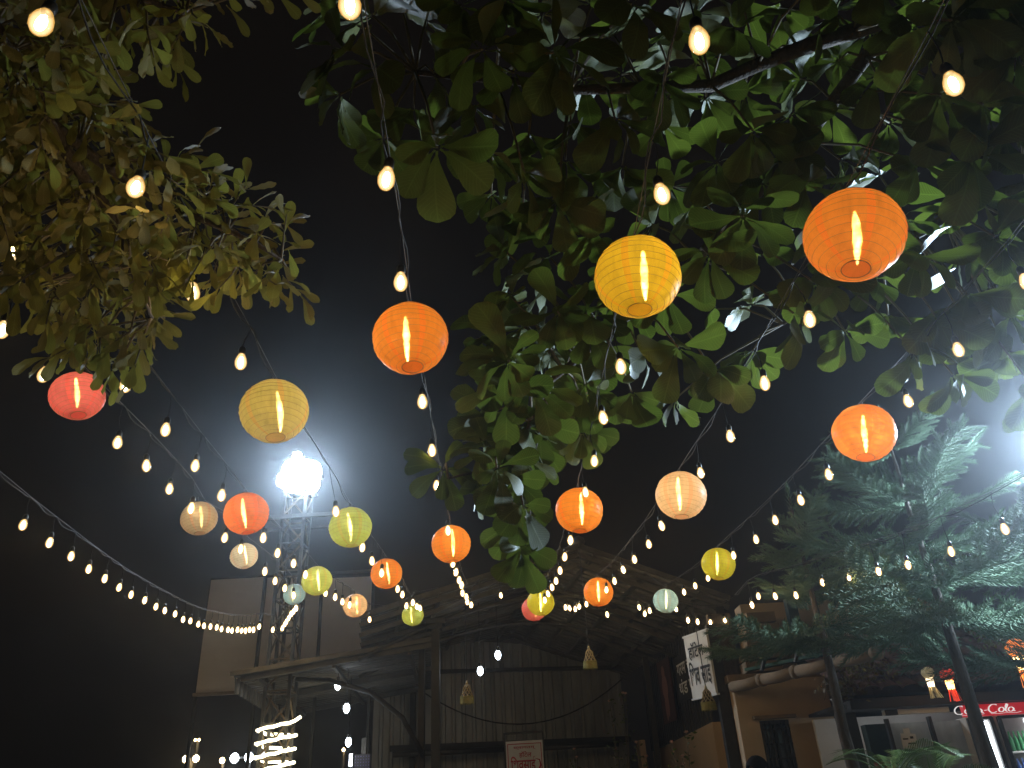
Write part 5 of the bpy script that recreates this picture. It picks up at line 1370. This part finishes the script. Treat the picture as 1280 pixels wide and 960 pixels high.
STR_LABEL = {
 'SA': 'long sagging light string low at the far left ending at the hoarding',
 'S2': 'light string with the pink, dim cream, white and blue lanterns at left',
 'S2b': 'light string with the vermilion, yellow green and small peach lanterns',
 'S3': 'light string with the dull yellow and pale green lanterns below the olive leaves',
 'S4': 'light string running up past the orange lantern left of the leafy branch',
 'S5': 'light string with the bright yellow lantern in front of the leaves',
 'S6': 'light string with the biggest orange and the cream peach lantern',
 'S7': 'light string with the orange lantern before the pine and the lime lantern',
 'S8': 'light string threaded through the pines at the right',
 'SF': 'thin light string stretched across the front of the shed roof',
}
SHORT = {'SA': 'far left sagging string', 'S2': 'pink lantern string', 'S2b': 'vermilion lantern string', 'S3': 'dull yellow lantern string', 'S4': 'string of the orange lantern left of the branch', 'S5': 'bright yellow lantern string', 'S6': 'biggest orange lantern string', 'S7': 'string of the lime lantern', 'S8': 'pine tree string', 'SF': 'string across the shed front'}
LNAME = {'pink': 'pink lantern', 'peach_dim': 'dim cream lantern', 'white': 'white lantern', 'blue_left': 'blue lantern', 'red_orange': 'vermilion lantern', 'green_left': 'yellow green lantern', 'peach_small': 'small peach lantern', 'ochre': 'dull yellow lantern', 'green_big': 'pale green lantern', 'orange_left': 'small orange lantern', 'green_low': 'lowest green lantern', 'orange_mid': 'big orange lantern', 'orange_center': 'lower orange lantern', 'yellow': 'bright yellow lantern', 'orange_leaf': 'leaf-covered orange lantern', 'yellow_small': 'small yellow lantern', 'orange_big': 'biggest orange lantern', 'peach_right': 'cream peach lantern', 'orange_shed': 'shed front orange lantern', 'orange_right': 'pine top orange lantern', 'lime': 'lime lantern', 'blue_right': 'right blue lantern'}
ENDS = {'SA': ((-2.3, -.5, 3.1), (-3.4, 11.5, 3.85)), 'S2': ((-1.75, -1.5, 3.1), (-3.38, 11.55, 3.8)), 'S2b': ((-1.3, -1.5, 3.1), (-1.9, 10.85, 4.0)), 'S3': ((-.85, -1.5, 3.1), (-1.2, 10.85, 4.22)),
        'S4': ((-.22, -1.5, 3.1), (-.62, 10.85, 4.32)), 'S5': ((.47, -1.5, 3.1), (.25, 10.85, 4.55)), 'S6': ((1.1, -1.5, 3.1), (.75, 9.88, 3.72)), 'S7': ((1.85, -1.5, 3.25), (1.75, 10.85, 4.25)),
        'S8': ((2.38, 1.6, 2.55), (1.86, 6.9, 2.98)), 'SF': ((-1.25, 10.85, 3.85), (2.85, 10.7, 3.82))}
n_words = lambda s: len(s.split())
for sk, items in STRINGS.items():
    att = []
    for e in items:
        if isinstance(e, str): att.append((TOPS[e], e))
        else: att.append((Vector(e) + Vector((0, 0, DROP)), None))
    raw = [p for p, _ in att]
    P = smooth_path(raw, 2 if sk != 'SF' else 3)
    for i, (p, e) in enumerate(att):
        if e: P[i] = Vector((P[i].x * .5 + p.x * .5, P[i].y * .5 + p.y * .5, p.z))
    E0, E1 = Vector(ENDS[sk][0]), Vector(ENDS[sk][1])
    t = thing('light_string', STR_LABEL[sk], 'light string', P[0], 'outdoor bulb strings')
    path = [E0] + P + [E1]
    o = P[0]
    MB().tube([p - o for p in path], .0018, 5).build('carrier_wire', M['steel_wire'], t, True)
    rnd = random.Random(sk); cab = []
    for i in range(len(path) - 1):
        a, b = path[i], path[i + 1]; d = (b - a)
        side = d.cross(Vector((0, 0, 1))); side = side.normalized() if side.length > 1e-4 else Vector((1, 0, 0))
        sg = min(.05, .10 * d.length) * rnd.uniform(.5, 1.3)
        nn = 6
        for k in range(nn):
            u = k / nn
            cab.append(a.lerp(b, u) - o + Vector((0, 0, -.006 - sg * 4 * u * (1 - u) * .35)) + side * (.012 * sin(u * 2 * pi + i * 2.1)))
    cab.append(path[-1] - o)
    MB().tube(cab, .0026, 5).build('lamp_cable', M['cable'], t, True)
    if sk in ('S3', 'S4'):
        q = path[0].lerp(path[1], .93) - o
        cl = MB(); cl.lathe([(.006, -.035), (.016, -.02), (.020, 0), (.014, .02), (.006, .035)], 9, c=q, wob=.18); cl.build('cable_joint', M['glass_pane'], t, True)
    # bulbs
    last = None; cnt = 0
    nxt = [None] * len(att)
    for i, (p, e) in enumerate(att):
        if e: last = e; cnt = 0; continue
        cnt += 1
        B = Vector(items[i]); S = P[i]
        dist = (B - CAM).length
        first_l = next((q for _, q in att[i:] if q), None)
        if last: lab = '%s lit bulb beyond the %s on the %s' % (ORD[cnt - 1], LNAME[last], SHORT[sk])
        elif first_l:
            n_before = next(j for j, (_, q) in enumerate(att) if q) - i
            lab = '%s lit bulb nearer than the %s on the %s' % (ORD[n_before - 1], LNAME[first_l], SHORT[sk])
        elif sk == 'SA': lab = '%s lit bulb from the left edge on the %s' % (ORD[cnt - 1], SHORT[sk])
        elif sk == 'S8': lab = '%s lit bulb from the right end of the %s' % (ORD[cnt - 1], SHORT[sk])
        else: lab = '%s lit bulb from the left on the thin %s' % (ORD[cnt - 1], SHORT[sk])
        words_ = lab.split()
        if len(words_) > 16: lab = ' '.join(words_[:16])
        b = thing('string_bulb', lab, 'bulb', B, 'bulbs on the %s' % SHORT[sk])
        tilt = Quaternion((rnd.uniform(-1, 1), rnd.uniform(-1, 1), 0), 1.0) if False else Quaternion(Vector((rnd.uniform(-1, 1), rnd.uniform(-1, 1), 0.01)).normalized(), rnd.uniform(0, .16))
        s = 1.0 if dist < 5 else 1.12  # far bulbs enlarged to stand for their bloom
        if sk == 'S8': s = .85
        put('glass', gm, b, (0, 0, 0), tilt, s); put('filament', fm, b, (0, 0, 0), tilt, s)
        put('socket', sm, b, (0, 0, 0), tilt, s)
        tp = tilt @ Vector((0, 0, .068 * s))
        dv = S - B
        side = Vector((rnd.uniform(-1, 1), rnd.uniform(-1, 1), 0)) * .012
        MB().tube([tp, tp.lerp(dv, .45) + side, tp.lerp(dv, .8) + side * .6, dv], .0021, 4).build('drop_wire', M['cable'], b)

# ================================================================ HAZE
m, nt, out = nodes_of('night_haze')
pv = N(nt, 'ShaderNodeVolumePrincipled', Density=HAZE_DENSITY, Anisotropy=HAZE_FORWARD)
pv.inputs['Color'].default_value = (.85, .88, .92, 1)
nt.links.new(pv.outputs[0], out.inputs['Volume'])
hz = MB().box((0, 0, 3.55), (2 * R_ + 40, 2 * R_ + 40, 9.1)); ho_ = hz.build('haze', m)
tag(ho_, kind='stuff')
